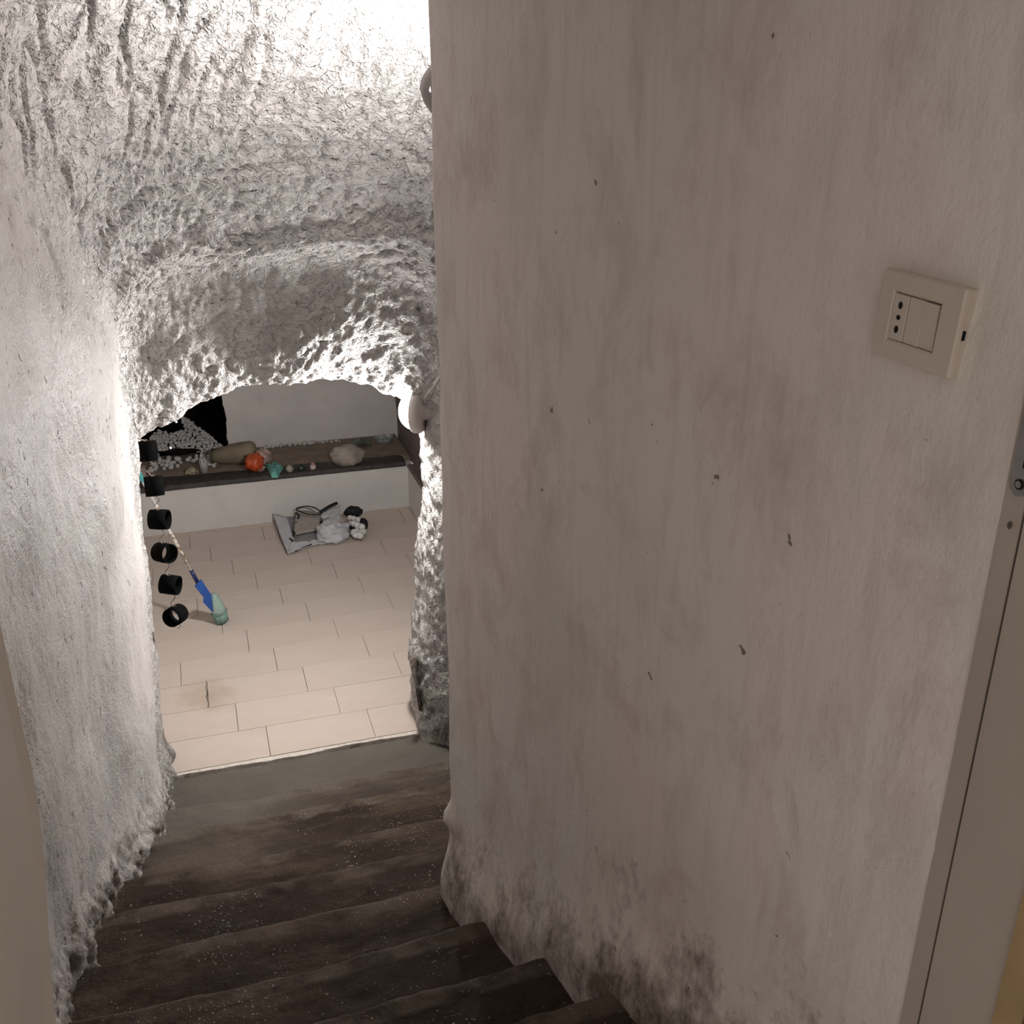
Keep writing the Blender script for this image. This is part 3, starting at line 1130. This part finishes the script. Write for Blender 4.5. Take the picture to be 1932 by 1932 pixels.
# ------------------------------------------------------------------ patterned pole in a green foot
base = at(414, 1176, Z=0.0)
base.z = 0.0
top_hit = at(258, 885, Y=base.y)
dirp = (top_hit - base).normalized()
pole = empty('leaning_pole', base)
tag(pole, 'thin patterned pole with blue tag leaning from a pale green ribbed foot', 'pole')
M['green'] = simple('pale_green_plastic', (0.27, 0.36, 0.31), 0.35, 20, 0.1, 0, 0.5, Alpha=1.0)
M['teal'] = simple('teal_plastic', (0.10, 0.42, 0.42), 0.4, 20, 0.1)
M['whitep'] = simple('white_sleeve', (0.60, 0.58, 0.56), 0.5, 60, 0.2)
M['navy'] = simple('dark_blue_plastic', (0.018, 0.022, 0.10), 0.4, 20, 0.2)
M['blue'] = simple('blue_plastic_tag', (0.02, 0.085, 0.33), 0.4, 8, 0.3)
k = NT('mottled_sleeve')
nz = k.noise(55, 2, 0.5)
M['mottle'] = k.done(k.mix(k.ramp(nz, [(0.47, 0.0), (0.53, 1.0)]), (0.26, 0.18, 0.12), (0.68, 0.63, 0.57)), 0.5)


def pole_at(px, py):
    """point on the pole's axis nearest to that sight line (same distance Y)"""
    q = at(px, py, Y=base.y)
    return base + dirp * max(0.0, (q - base).dot(dirp))


marks = [(405, 1150), (378, 1097), (366, 1073), (291, 948), (270, 908)]
kp = [pole_at(*p) for p in marks]
endp = base + dirp * 1.70
seg = [(base + dirp * 0.03, kp[0], 0.010, 'whitep', 'shaft'), (kp[0], kp[1], 0.010, 'navy', 'shaft'), (kp[1], kp[2], 0.011, 'navy', 'collar'),
       (kp[2], kp[3], 0.0085, 'mottle', 'sleeve'), (kp[3], kp[4], 0.010, 'whitep', 'sleeve'), (kp[4], endp, 0.0125, 'teal', 'grip')]
for a, b, r, mt, nm in seg:
    o = MB().tube([a, a.lerp(b, 0.5), b], r, 12).build(nm, M[mt])
    world_child(o, pole)
# folded blue tag
tg = [(378, 1095), (398, 1126), (403, 1155), (396, 1150), (383, 1136), (384, 1127), (367, 1106)]
tv = [at(x, y, Y=base.y - 0.03) for x, y in tg]
vs = tv + [v + Vector((0.004, 0.012, 0.002)) for v in tv]
n = len(tg)
world_child(MB().add(vs, [tuple(range(n)), tuple(range(2 * n - 1, n - 1, -1))] + [(i, (i + 1) % n, (i + 1) % n + n, i + n) for i in range(n)]).build('tag', M['blue'], None, False), pole)
# green foot: tapered body with a ribbed lower cup
q = dirp.to_track_quat('Z', 'Y')
tilt = Vector((0, 0, 1)).lerp(dirp, 0.55).normalized().to_track_quat('Z', 'Y').to_matrix().to_4x4()
fm = Matrix.Translation(base + Vector((0.015, 0, 0.012))) @ tilt
foot = MB().lathe([(0.033, 0.045), (0.041, 0.05), (0.038, 0.09), (0.030, 0.13), (0.022, 0.16), (0.014, 0.172), (0.0, 0.172)], 24, fm).build('foot', M['green'])
world_child(foot, pole)
vs, fs = [], []
n = 40
for r, h in ((0.0, 0.0), (0.036, 0.0), (0.040, 0.05), (0.034, 0.052), (0, 0.052)):
    for kx in range(n):
        t = 2 * math.pi * kx / n
        rr = r * (1 + (0.05 if kx % 4 < 2 else -0.05)) if r > 0.035 else r
        vs.append(fm @ Vector((rr * math.cos(t), rr * math.sin(t), h)))
for i in range(4):
    for kx in range(n):
        fs.append((i * n + kx, i * n + (kx + 1) % n, (i + 1) * n + (kx + 1) % n, (i + 1) * n + kx))
M['green2'] = simple('darker_green_plastic', (0.16, 0.27, 0.235), 0.4, 20, 0.1)
cup = MB().add(vs, fs).build('ribbed_cup', M['green2'])
world_child(cup, pole)
rg = MB().tube([fm @ Vector((0.043 * math.cos(t), 0.043 * math.sin(t), 0.058)) for t in np.linspace(0, 2 * math.pi, 25)], 0.003, 6)
world_child(rg.build('rim', M['green2']), pole)

# ------------------------------------------------------------------ crumpled bag on the floor
M['paper'] = simple('bluish_white_cloth', (0.50, 0.505, 0.53), 0.75, 14, 0.08, 0.25)
M['lining'] = simple('mauve_grey_lining', (0.27, 0.245, 0.265), 0.8, 14, 0.15, 0.2)
M['film'] = simple('beige_clear_panel', (0.36, 0.315, 0.28), 0.35, 10, 0.06)
M['lace'] = simple('black_trim', (0.006, 0.006, 0.007), 0.7, 30, 0.2)
fc = at(580, 1010, Z=0.0)
bag = empty('cloth_bag', fc)
tag(bag, 'crumpled white bag with black drawstring and trim lying on the tiles', 'bag')


def fl_px(x, y, z=0.0):
    return at(x, y, Z=z)


def prism(pts, th, inset=0.0):
    """closed slab from an outline of 3D points, thickness th downwards"""
    n = len(pts)
    c = sum(pts, Vector()) / n
    up = [Vector(p) for p in pts]
    dn = [Vector((p.x, p.y, max(p.z - th, 0.001))) for p in pts]
    vs = up + dn + [c]
    fs = [(2 * n, i, (i + 1) % n) for i in range(n)] + [tuple(range(2 * n - 1, n - 1, -1))] + [(i, i + n, (i + 1) % n + n, (i + 1) % n) for i in range(n)]
    return MB().add(vs, fs)


def patch(quad, nu, nv, amp, freq, seed, bow=0.0):
    """crumpled cloth patch over four corner points, with thickness"""
    a, b, c, d = quad
    g = []
    for j in range(nv):
        for i in range(nu):
            u, v = i / (nu - 1), j / (nv - 1)
            g.append((a * (1 - u) + b * u) * (1 - v) + (d * (1 - u) + c * u) * v + Vector((0, 0, bow * math.sin(math.pi * u) * math.sin(math.pi * v))))
    arr = np.array([tuple(q) for q in g])
    arr[:, 2] += np.abs(amp * fbm(arr * freq + seed, 3))
    arr[:, 2] = np.maximum(arr[:, 2], 0.003)
    lo = arr.copy()
    lo[:, 2] -= 0.0025
    n = nu * nv
    fs = []
    for j in range(nv - 1):
        for i in range(nu - 1):
            k0 = j * nu + i
            fs.append((k0, k0 + 1, k0 + nu + 1, k0 + nu))
            fs.append((k0 + n, k0 + nu + n, k0 + nu + 1 + n, k0 + 1 + n))
    rim = list(range(nu)) + [j * nu + nu - 1 for j in range(1, nv)] + [(nv - 1) * nu + i for i in range(nu - 2, -1, -1)] + [j * nu for j in range(nv - 2, 0, -1)]
    for i in range(len(rim)):
        p, r = rim[i], rim[(i + 1) % len(rim)]
        fs.append((p, p + n, r + n, r))
    return MB().add([Vector(q) for q in arr] + [Vector(q) for q in lo], fs)


# mauve bottom panel, raised left and front flaps, clear window, pouch
world_child(patch((fl_px(535, 1028, .006), fl_px(640, 1020, .006), fl_px(628, 980, .012), fl_px(532, 975, .02)), 14, 10, 0.010, 9, 1).build('lining', M['lining']), bag)
world_child(patch((fl_px(514, 970, .055), fl_px(543, 1046, .012), fl_px(556, 1024, .03), fl_px(541, 975, .06)), 14, 10, 0.012, 14, 2).build('flap', M['paper']), bag)
world_child(patch((fl_px(543, 1046, .012), fl_px(588, 1030, .010), fl_px(582, 1020, .03), fl_px(550, 1022, .03)), 12, 8, 0.012, 14, 3).build('flap', M['paper']), bag)
world_child(patch((fl_px(584, 1031, .008), fl_px(642, 1022, .008), fl_px(640, 1012, .02), fl_px(580, 1022, .02)), 14, 6, 0.016, 18, 4).build('flap', M['paper']), bag)
world_child(patch((fl_px(553, 1010, .03), fl_px(604, 1000, .03), fl_px(606, 968, .07), fl_px(560, 962, .08)), 10, 8, 0.006, 8, 5).build('clear_panel', M['film']), bag)
# bunched white pouch
pc = fl_px(630, 1005, 0.05)
vs0 = MB().lump(pc - Vector((0.004, 0, 0)), (0.106, 0.10, 0.078), 40, 26, 0.22, 2.6, 4, flat=-0.046)
world_child(vs0.build('pouch', M['paper']), bag)
# neck gathered up towards the back, and its knot
world_child(patch((fl_px(607, 982, .06), fl_px(640, 985, .09), fl_px(643, 955, .12), fl_px(604, 968, .09)), 16, 10, 0.02, 14, 8).build('neck', M['paper']), bag)
world_child(MB().lump(fl_px(614, 975, .11), (0.026, 0.016, 0.013), 14, 9, 0.2, 2, 3).build('knot', M['paper']), bag)
# black drawstring loop
z = 0.115
ks = [(608, 968), (596, 959), (580, 955), (566, 957), (559, 960), (566, 965), (580, 970), (595, 971), (607, 970)]
pts = [fl_px(x, y, z) for x, y in ks]
fine = []
for i in range(len(pts) - 1):
    for j in range(4):
        t = j / 4
        p0, p1, p2, p3 = pts[max(i - 1, 0)], pts[i], pts[i + 1], pts[min(i + 2, len(pts) - 1)]
        fine.append(0.5 * ((2 * p1) + (p2 - p0) * t + (2 * p0 - 5 * p1 + 4 * p2 - p3) * t * t + (3 * p1 - p0 - 3 * p2 + p3) * t ** 3))
fine.append(pts[-1])
world_child(MB().tube(fine, 0.0042, 8).build('drawstring', M['lace']), bag)
# black trims
trims = [[(558, 968, .075), (564, 972, .075), (562, 978, .07)], [(560, 984, .055), (558, 989, .05)], [(552, 1001, .045), (556, 1006, .045), (552, 1013, .04)],
         [(547, 1016, .035), (553, 1021, .035)], [(556, 1041, .012), (572, 1033, .014), (588, 1027, .02)], [(607, 981, .05), (604, 992, .045), (603, 998, .04)],
         [(600, 1003, .03), (606, 1010, .03)], [(516, 969, .055), (528, 1016, .03), (543, 1046, .012)], [(604, 966, .11), (618, 957, .115), (630, 951, .12), (637, 949, .125)]]
for i, t in enumerate(trims):
    r = [0.006, 0.006, 0.006, 0.007, 0.004, 0.008, 0.006, 0.002, 0.010][i]
    world_child(MB().tube([fl_px(*p) for p in t], r, 7).build('trim', M['lace']), bag)

# cluster of white and black bobbles beside the bag
bob = empty('bobble_bunch', fl_px(668, 1000))
world_child(MB().lump(fl_px(659, 967, 0.085), (0.06, 0.04, 0.042), 18, 12, 0.2, 2, 19).build('backing', M['lace']), bob)
world_child(MB().lump(fl_px(678, 990, 0.06), (0.03, 0.05, 0.04), 14, 10, 0.2, 2, 29).build('backing', M['lace']), bob)
tag(bob, 'bunch of white bobbles on black backing beside the crumpled bag', 'ornament')
world_child(MB().lump(fl_px(667, 996, 0.040), (0.052, 0.075, 0.040), 18, 12, 0.2, 2, 9, flat=-0.038).build('backing', M['lace']), bob)
M['bobble'] = simple('white_bobble', (0.62, 0.60, 0.58), 0.6, 60, 0.1)
for i, (x, y, r) in enumerate([(653, 978, 6), (660, 979, 6), (669, 982, 7), (660, 989, 7), (667, 992, 7), (675, 995, 7), (661, 1006, 8), (668, 1002, 8), (677, 1004, 8), (672, 1011, 8), (664, 1011, 7), (655, 988, 5)]):
    rr = r / 300
    c = fl_px(x, y, 0.085 if y < 985 else (0.078 if y < 1000 else 0.045))
    c.z = max(c.z, rr * 0.95)
    world_child(MB().lump(c, (rr, rr, rr * .9), 12, 8, 0.12, 2, i).build('bobble', M['bobble']), bob)

bob.location.x += 0.026

# ------------------------------------------------------------------ things on the bench
def bt(x, y):
    return at(x, y, Z=BT + 0.001)


# khaki jug lying on its side
a, b = at(404, 872, Y=6.83), at(483, 869, Y=6.80)
a.z = BT + 0.056
b.z = BT + 0.077
ax = b - a
L = ax.length
jug = empty('clay_jug', (a + b) / 2 * 1.0)
jug.location.z = BT
tag(jug, 'khaki brown clay jug lying on its side on the bench', 'jug')
M['khaki'] = simple('khaki_clay', (0.205, 0.165, 0.115), 0.7, 10, 0.2, 0.2)
jm = Matrix.Translation(a) @ ax.to_track_quat('Z', 'Y').to_matrix().to_4x4()
prof = [(0.0, -0.012), (0.028, -0.012), (0.042, 0.0), (0.054, 0.05), (0.068, 0.12), (0.075, 0.20), (0.074, L * 0.92), (0.062, L), (0.045, L + 0.01)]
world_child(MB().lathe(prof, 32, jm).build('body', M['khaki']), jug)
world_child(MB().lathe([(0.04, -0.018), (0.052, -0.014), (0.054, -0.004), (0.046, 0.0)], 28, jm).build('foot_ring', simple('dark_clay', (0.08, 0.06, 0.04), 0.8)), jug)

# orange cellophane bag with pale gathered top
p = bt(482, 890)
ob = empty('orange_packet', p)
tag(ob, 'shiny orange cellophane packet with pale gathered top against the jug', 'packet')
M['orange'] = simple('orange_cellophane', (0.48, 0.075, 0.02), 0.22, 30, 0.35, 0.5, 0.6)
M['pinkfilm'] = simple('pale_pink_film', (0.42, 0.29, 0.25), 0.3, 40, 0.3, 0.6, 0.5)
world_child(MB().lump(p + Vector((0.0, 0.005, 0.062)), (0.062, 0.05, 0.064), 22, 14, 0.22, 2.4, 2, flat=-0.061).build('packet_body', M['orange']), ob)
world_child(MB().lump(p + Vector((0.065, 0.07, 0.075)), (0.055, 0.045, 0.05), 26, 16, 0.45, 4, 5).build('gathered_top', M['pinkfilm']), ob)
world_child(MB().lump(p + Vector((0.035, 0.005, 0.02)), (0.03, 0.03, 0.02), 18, 10, 0.4, 4, 6).build('film_end', M['pinkfilm']), ob)

# teal crumpled cloth
p = bt(517, 893)
M['tealc'] = simple('teal_cloth', (0.16, 0.42, 0.37), 0.7, 25, 0.25, 0.4)
m = MB()
out = [(501, 876), (509, 878), (516, 869), (524, 871), (526, 878), (534, 880), (528, 888), (524, 896), (512, 896), (507, 886)]
n = len(out)
vs = []
for s, zz in ((1.0, 0.0), (0.75, 0.02), (0.35, 0.032)):
    for i, (x, y) in enumerate(out):
        q = at(517 + (x - 517) * s, 884 + (y - 884) * s, Z=BT + 0.022)
        vs.append(Vector((q.x, q.y, BT + 0.012 + zz + 0.006 * math.sin(i * 2.7))))
vs.append(at(517, 884, Z=BT + 0.05))
for i in range(n):
    vs.append(Vector((vs[i].x, vs[i].y, BT + 0.001)))
fs = []
for lv in range(2):
    for i in range(n):
        i2 = (i + 1) % n
        fs.append((lv * n + i, lv * n + i2, (lv + 1) * n + i2, (lv + 1) * n + i))
fs += [(2 * n + i, 2 * n + (i + 1) % n, 3 * n) for i in range(n)]
fs += [(i, 3 * n + 1 + i, 3 * n + 1 + (i + 1) % n, (i + 1) % n) for i in range(n)]
tag(MB().add(vs, fs).build('crumpled_cloth', M['tealc'], None, False), 'small crumpled teal cloth on the dark bench edge', 'cloth')


def small_ball(px, py, r, mat, label, cat, nm):
    p = bt(px, py)
    e = empty(nm, p)
    world_child(MB().lathe([(0.0, 0.0)] + [(r * math.sin(t), r * 0.95 * (1 - math.cos(t))) for t in np.linspace(0.35, math.pi * 0.85, 9)] + [(r * .42, r * 1.86), (r * 0.38, r * 1.7), (0, r * 1.65)], 20, Matrix.Translation(p)).build('bowl', mat), e)
    world_child(MB().lathe([(r * 0.6, 0.0), (r * 0.62, r * 0.08), (r * .5, r * .14)], 20, Matrix.Translation(p)).build('foot', mat), e)
    tag(e, label, cat)
    return e


small_ball(547, 891, 0.026, simple('pearly_glass', (0.30, 0.27, 0.23), 0.25, 20, 0.2, 0, 0.6), 'small pearly round votive next to the teal cloth', 'votive', 'round_votive')
small_ball(569, 889, 0.025, simple('dark_green_glass', (0.02, 0.04, 0.03), 0.2, 20, 0.2, 0, 0.6), 'small dark green round votive left of the pink tealight', 'votive', 'round_votive')
p = bt(591, 886)
e = empty('tealight_holder', p)
world_child(MB().lathe([(0.0, 0), (0.018, 0), (0.02, 0.03), (0.015, 0.032), (0.0, 0.02)], 18, Matrix.Translation(p)).build('cup', simple('pale_metal_cup', (0.50, 0.47, 0.45), 0.4)), e)
world_child(MB().lathe([(0.0, 0.02), (0.013, 0.021), (0.012, 0.046), (0.004, 0.05), (0, 0.05)], 16, Matrix.Translation(p)).build('candle', simple('pink_wax', (0.42, 0.20, 0.19), 0.5)), e)
tag(e, 'small pink candle in a pale cup on the bench edge', 'candle')

# large pale rock
p = bt(656, 878)
M['rock'] = simple('pale_tan_rock', (0.34, 0.30, 0.26), 0.85, 9, 0.2, 0.5)
rk = MB().lump(p + Vector((0.005, 0.03, 0.062)), (0.112, 0.08, 0.075), 30, 20, 0.16, 1.7, 12, flat=-0.060)
tag(rk.build('rock', M['rock']), 'large pale tan rock standing on the bench edge', 'rock')

# dry grey-green plant behind the rock
p = at(684, 842, Z=BT)
pl = empty('dry_plant', (p.x, p.y, BT))
tag(pl, 'dusty grey green plant with pointed leaves behind the rock', 'plant')
M['leaf'] = simple('dusty_leaf', (0.13, 0.14, 0.12), 0.8, 20, 0.35)
for i in range(15):
    an = random.uniform(0, 2 * math.pi)
    tilt_ = random.uniform(0.25, 1.15)
    Ln = random.uniform(0.07, 0.13)
    d = Vector((math.cos(an) * math.sin(tilt_), 0.6 * math.sin(an) * math.sin(tilt_), math.cos(tilt_)))
    sdv = d.cross(Vector((0, 0, 1))).normalized()
    c = pl.location + Vector((random.uniform(-0.05, 0.05), random.uniform(-0.02, 0.02), 0.0))
    w = random.uniform(0.012, 0.02)
    th = sdv.cross(d) * 0.0015
    vs = []
    for t, ww in ((0, 0.2), (0.35, 1.0), (0.7, 0.8), (1.0, 0.03)):
        q = c + d * (Ln * t) - Vector((0, 0, 0.04 * t * t))
        q.z = max(q.z, BT + 0.003)
        vs += [q - sdv * w * ww + th, q + sdv * w * ww + th, q + sdv * w * ww - th, q - sdv * w * ww - th]
    fs = [(3, 2, 1, 0), (12, 13, 14, 15)]
    for j in range(3):
        for s in range(4):
            fs.append((j * 4 + s, j * 4 + (s + 1) % 4, (j + 1) * 4 + (s + 1) % 4, (j + 1) * 4 + s))
    world_child(MB().add(vs, fs).build('leaf', M['leaf'], None, False), pl)

# cut-glass dish
p = at(724, 834, Z=BT)
M['glass'] = simple('cloudy_glass', (0.30, 0.32, 0.32), 0.15, 50, 0.3, 0.6, 0.7)
ds = empty('glass_dish', p)
tag(ds, 'cloudy cut-glass dish in the right corner of the bench', 'dish')
vs, fs = [], []
n = 32
for r, h in ((0.0, 0.001), (0.04, 0.001), (0.062, 0.035), (0.066, 0.042), (0.056, 0.04), (0.036, 0.012), (0, 0.012)):
    for kx in range(n):
        t = 2 * math.pi * kx / n
        rr = r * (1.05 if kx % 2 else 0.95)
        vs.append(p + Vector((rr * math.cos(t), rr * math.sin(t) * 0.8, h + (0.006 * (kx % 4 == 0) if h > 0.03 else 0))))
for i in range(6):
    for kx in range(n):
        fs.append((i * n + kx, i * n + (kx + 1) % n, (i + 1) * n + (kx + 1) % n, (i + 1) * n + kx))
world_child(MB().add(vs, fs).build('bowl', M['glass'], None, False), ds)
for i in range(3):
    world_child(MB().lump(p + Vector((-0.02 + 0.02 * i, -0.01 + 0.012 * (i % 2), 0.032)), (0.016, 0.014, 0.012), 10, 7, 0.3, 2, i).build('crystal', M['glass'], None, False), ds)

# white tumbler, shell and pink box on the left of the bench
p = bt(386, 891)
e = empty('white_tumbler', p)
world_child(MB().lathe([(0.0, 0), (0.024, 0), (0.028, 0.07), (0.030, 0.074), (0.025, 0.074), (0.022, 0.02), (0, 0.018)], 24, Matrix.Translation(p)).build('cup', simple('white_china', (0.55, 0.51, 0.48), 0.4)), e)
hpts = arc_pts(p + Vector((0.0, -0.012, 0.082)), 0.013, 0, 2 * math.pi, 14, (1, 0, 0), (0, 0.3, 1))
world_child(MB().tube(hpts, 0.004, 7).build('ring_top', simple('white_china_ring', (0.52, 0.49, 0.46), 0.4)), e)
tag(e, 'small white tumbler with a ring on top beside the jug', 'cup')
p = bt(362, 893)
vs, fs = [], []
n, mrows = 36, 7
for j in range(mrows + 1):
    ph = (math.pi / 2) * j / mrows
    for kx in range(n):
        t = 2 * math.pi * kx / n
        rr = math.cos(ph) * (1 + 0.10 * math.cos(9 * t))
        vs.append(p + Vector((0.042 * rr * math.cos(t), 0.034 * rr * math.sin(t), 0.042 * math.sin(ph))))
for j in range(mrows):
    for kx in range(n):
        fs.append((j * n + kx, j * n + (kx + 1) % n, (j + 1) * n + (kx + 1) % n, (j + 1) * n + kx))
fs.append(tuple(range(n))[::-1])
k = NT('ribbed_shell')
nz = k.noise(45, 2, 0.5)
M['shell'] = k.done(k.mix(k.ramp(nz, [(0.4, 0.0), (0.6, 1.0)]), (0.12, 0.085, 0.05), (0.44, 0.37, 0.27)), 0.5)
tag(MB().add(vs, fs).build('ribbed_shell', M['shell']), 'brown and cream ribbed shell on the tan bench top', 'shell')
p = bt(266, 903)
e = empty('pink_box', p)
tag(e, 'pale pink box at the left end of the bench', 'box')
M['pink'] = simple('pale_pink_card', (0.42, 0.31, 0.27), 0.7, 12, 0.08)
world_child(MB().box((p.x - 0.06, p.y - 0.03, BT + .001), (p.x + 0.035, p.y + 0.03, BT + 0.062), 0.003).build('body', M['pink'], None, False), e)
world_child(MB().box((p.x - 0.063, p.y - 0.033, BT + 0.062), (p.x + 0.038, p.y + 0.033, BT + 0.078), 0.003).build('lid', M['pink'], None, False), e)

# ------------------------------------------------------------------ white pebbles heaped in and before the niche
peb_me = []
for i in range(7):
    m = MB().lump((0, 0, 0), (1.0, 0.82, 0.66), 9, 6, 0.22, 1.8, 20 + i)
    me = bpy.data.meshes.new('pebble')
    me.from_pydata([tuple(v) for v in m.v], [], m.f)
    me.polygons.foreach_set('use_smooth', [True] * len(me.polygons))
    me.materials.append(M['pebble'])
    peb_me.append(me)


def pebble(pos, r, label, group):
    o = mk('pebble', None, None, None, None, me=random.choice(peb_me))
    o.location = pos
    s = r * random.uniform(0.85, 1.15)
    o.scale = (s, s, s)
    o.rotation_euler = (random.uniform(-0.5, 0.5), random.uniform(-0.5, 0.5), random.uniform(0, 6.28))
    return tag(o, label, 'pebble', group)


def pile_Y(y):
    return float(np.interp(y, [780, 812, 850, 868, 888], [7.50, 7.30, 7.03, 6.94, 6.82]))


def in_poly(x, y, poly):
    c = False
    for i in range(len(poly)):
        (x0, y0), (x1, y1) = poly[i], poly[i - 1]
        if (y0 > y) != (y1 > y) and x < (x1 - x0) * (y - y0) / (y1 - y0) + x0:
            c = not c
    return c


main = [(343, 785), (352, 788), (372, 805), (395, 822), (412, 836), (426, 848), (431, 862), (412, 868), (404, 880), (380, 874), (377, 862), (379, 852), (352, 846), (336, 850), (318, 852), (298, 848), (280, 840), (284, 822), (300, 812), (320, 818), (344, 813), (348, 806), (344, 796)]
front = [(280, 862), (300, 856), (310, 858), (322, 862), (345, 868), (372, 857), (375, 865), (366, 872), (345, 874), (330, 882), (312, 886), (296, 888), (275, 892)]
placed = []
tries = 0
while len(placed) < 235 and tries < 9000:
    tries += 1
    x, y = random.uniform(275, 435), random.uniform(782, 882)
    if not in_poly(x, y, main):
        continue
    Yp = pile_Y(y)
    q = at(x, y, Y=Yp)
    r = random.uniform(0.0135, 0.019)
    if q.z < BT + r * 0.6:
        q = at(x, y, Z=BT + r * 0.6)
    if any((q - w).length < 0.0195 for w in placed):
        continue
    placed.append(q)
    pebble(q, r, 'small white pebble heaped up in the black niche', 'white pebbles heaped in the niche')
placed2 = []
tries = 0
while len(placed2) < 34 and tries < 4000:
    tries += 1
    x, y = random.uniform(275, 380), random.uniform(852, 895)
    if not in_poly(x, y, front):
        continue
    r = random.uniform(0.016, 0.023)
    q = at(x, y, Z=BT + r * 0.6)
    if any((q - w).length < 0.026 for w in placed2):
        continue
    placed2.append(q)
    pebble(q, r, 'larger white pebble in the row along the tan bench top', 'white pebbles in front of the niche')
# bed under the top pebbles, coloured dark to paint the shade in their gaps
vs, fs, keep = [], [], []
nu, nv = 50, 26
for j in range(nv):
    y = 776 + (880 - 776) * j / (nv - 1)
    for i in range(nu):
        x = 262 + (440 - 262) * i / (nu - 1)
        q = at(x, y, Y=pile_Y(y) + 0.012)
        inside = 1.0 if in_poly(x, y, main) else 0.0
        keep.append(inside > 0)
        q.z = max(BT - 0.002, q.z - 0.018 - (0.0 if inside else 0.10))
        vs.append(q)
arr = np.array([tuple(v) for v in vs])
arr[:, 2] += 0.004 * fbm(arr * 60, 2)
for j in range(nv - 1):
    for i in range(nu - 1):
        k0 = j * nu + i
        if all(keep[q] for q in (k0, k0 + 1, k0 + nu + 1, k0 + nu)):
            fs.append((k0, k0 + 1, k0 + nu + 1, k0 + nu))
M['bed'] = simple('shaded_pebble_bed', (0.07, 0.066, 0.063), 0.9, 70, 0.6, 0.8)
tag(mk('shaded_pebble_bed', arr, fs, M['bed']), 'bed under the heaped pebbles, coloured dark as the shade in their gaps', 'pebbles', None, 'stuff')
# long black lump lying in the pebbles
lg = MB()
la, lb = at(314, 853, Y=6.99), at(377, 850, Y=6.99)
pts = [la.lerp(lb, t) + Vector((0, 0, 0.004 * math.sin(t * 9))) for t in np.linspace(0, 1, 9)]
for q in pts:
    q.z = max(q.z, BT + 0.022)
lg.tube(pts, [0.006, 0.018, 0.022, 0.024, 0.022, 0.02, 0.017, 0.012, 0.004], 10)
tag(lg.build('black_lump', M['soot']), 'long black lump lying among the white pebbles', 'log')
# two tiny glowing beads, each on a bit of wire
for i, (x, y, Yp) in enumerate(((333, 796, 7.40), (322, 845, 6.98))):
    q = at(x, y, Y=Yp)
    e = empty('glow_bead', q)
    world_child(MB().lump(q, (0.006, 0.006, 0.006), 10, 7, 0.02).build('bead', emitter('bead_glow_%d' % i, (1, 0.98, 0.95), 6.0)), e)
    world_child(MB().tube([q, q + Vector((0.0, 0.02, -0.01)), q + Vector((0.02, 0.05, -0.045))], 0.0015, 5).build('wire', M['lace']), e)
    tag(e, ('tiny glowing white bead in the black top of the niche', 'tiny glowing white bead just above the long black lump')[i], 'light')
# plaster crumbs along the foot of the back wall
for i in range(26):
    x = 500 + i * 5.6 + random.uniform(-2, 2)
    q = at(x, 848 - 0.105 * (x - 500), Z=BT)
    q.y = BY - 0.02 - random.uniform(0.0, 0.03)
    r = random.uniform(0.010, 0.019)
    o = pebble(Vector((q.x, q.y, BT + r * 0.6)), r, 'pale plaster crumb lying along the foot of the back wall', 'plaster crumbs on the bench')
    o.name = 'plaster_crumb'
    o['category'] = 'crumb'
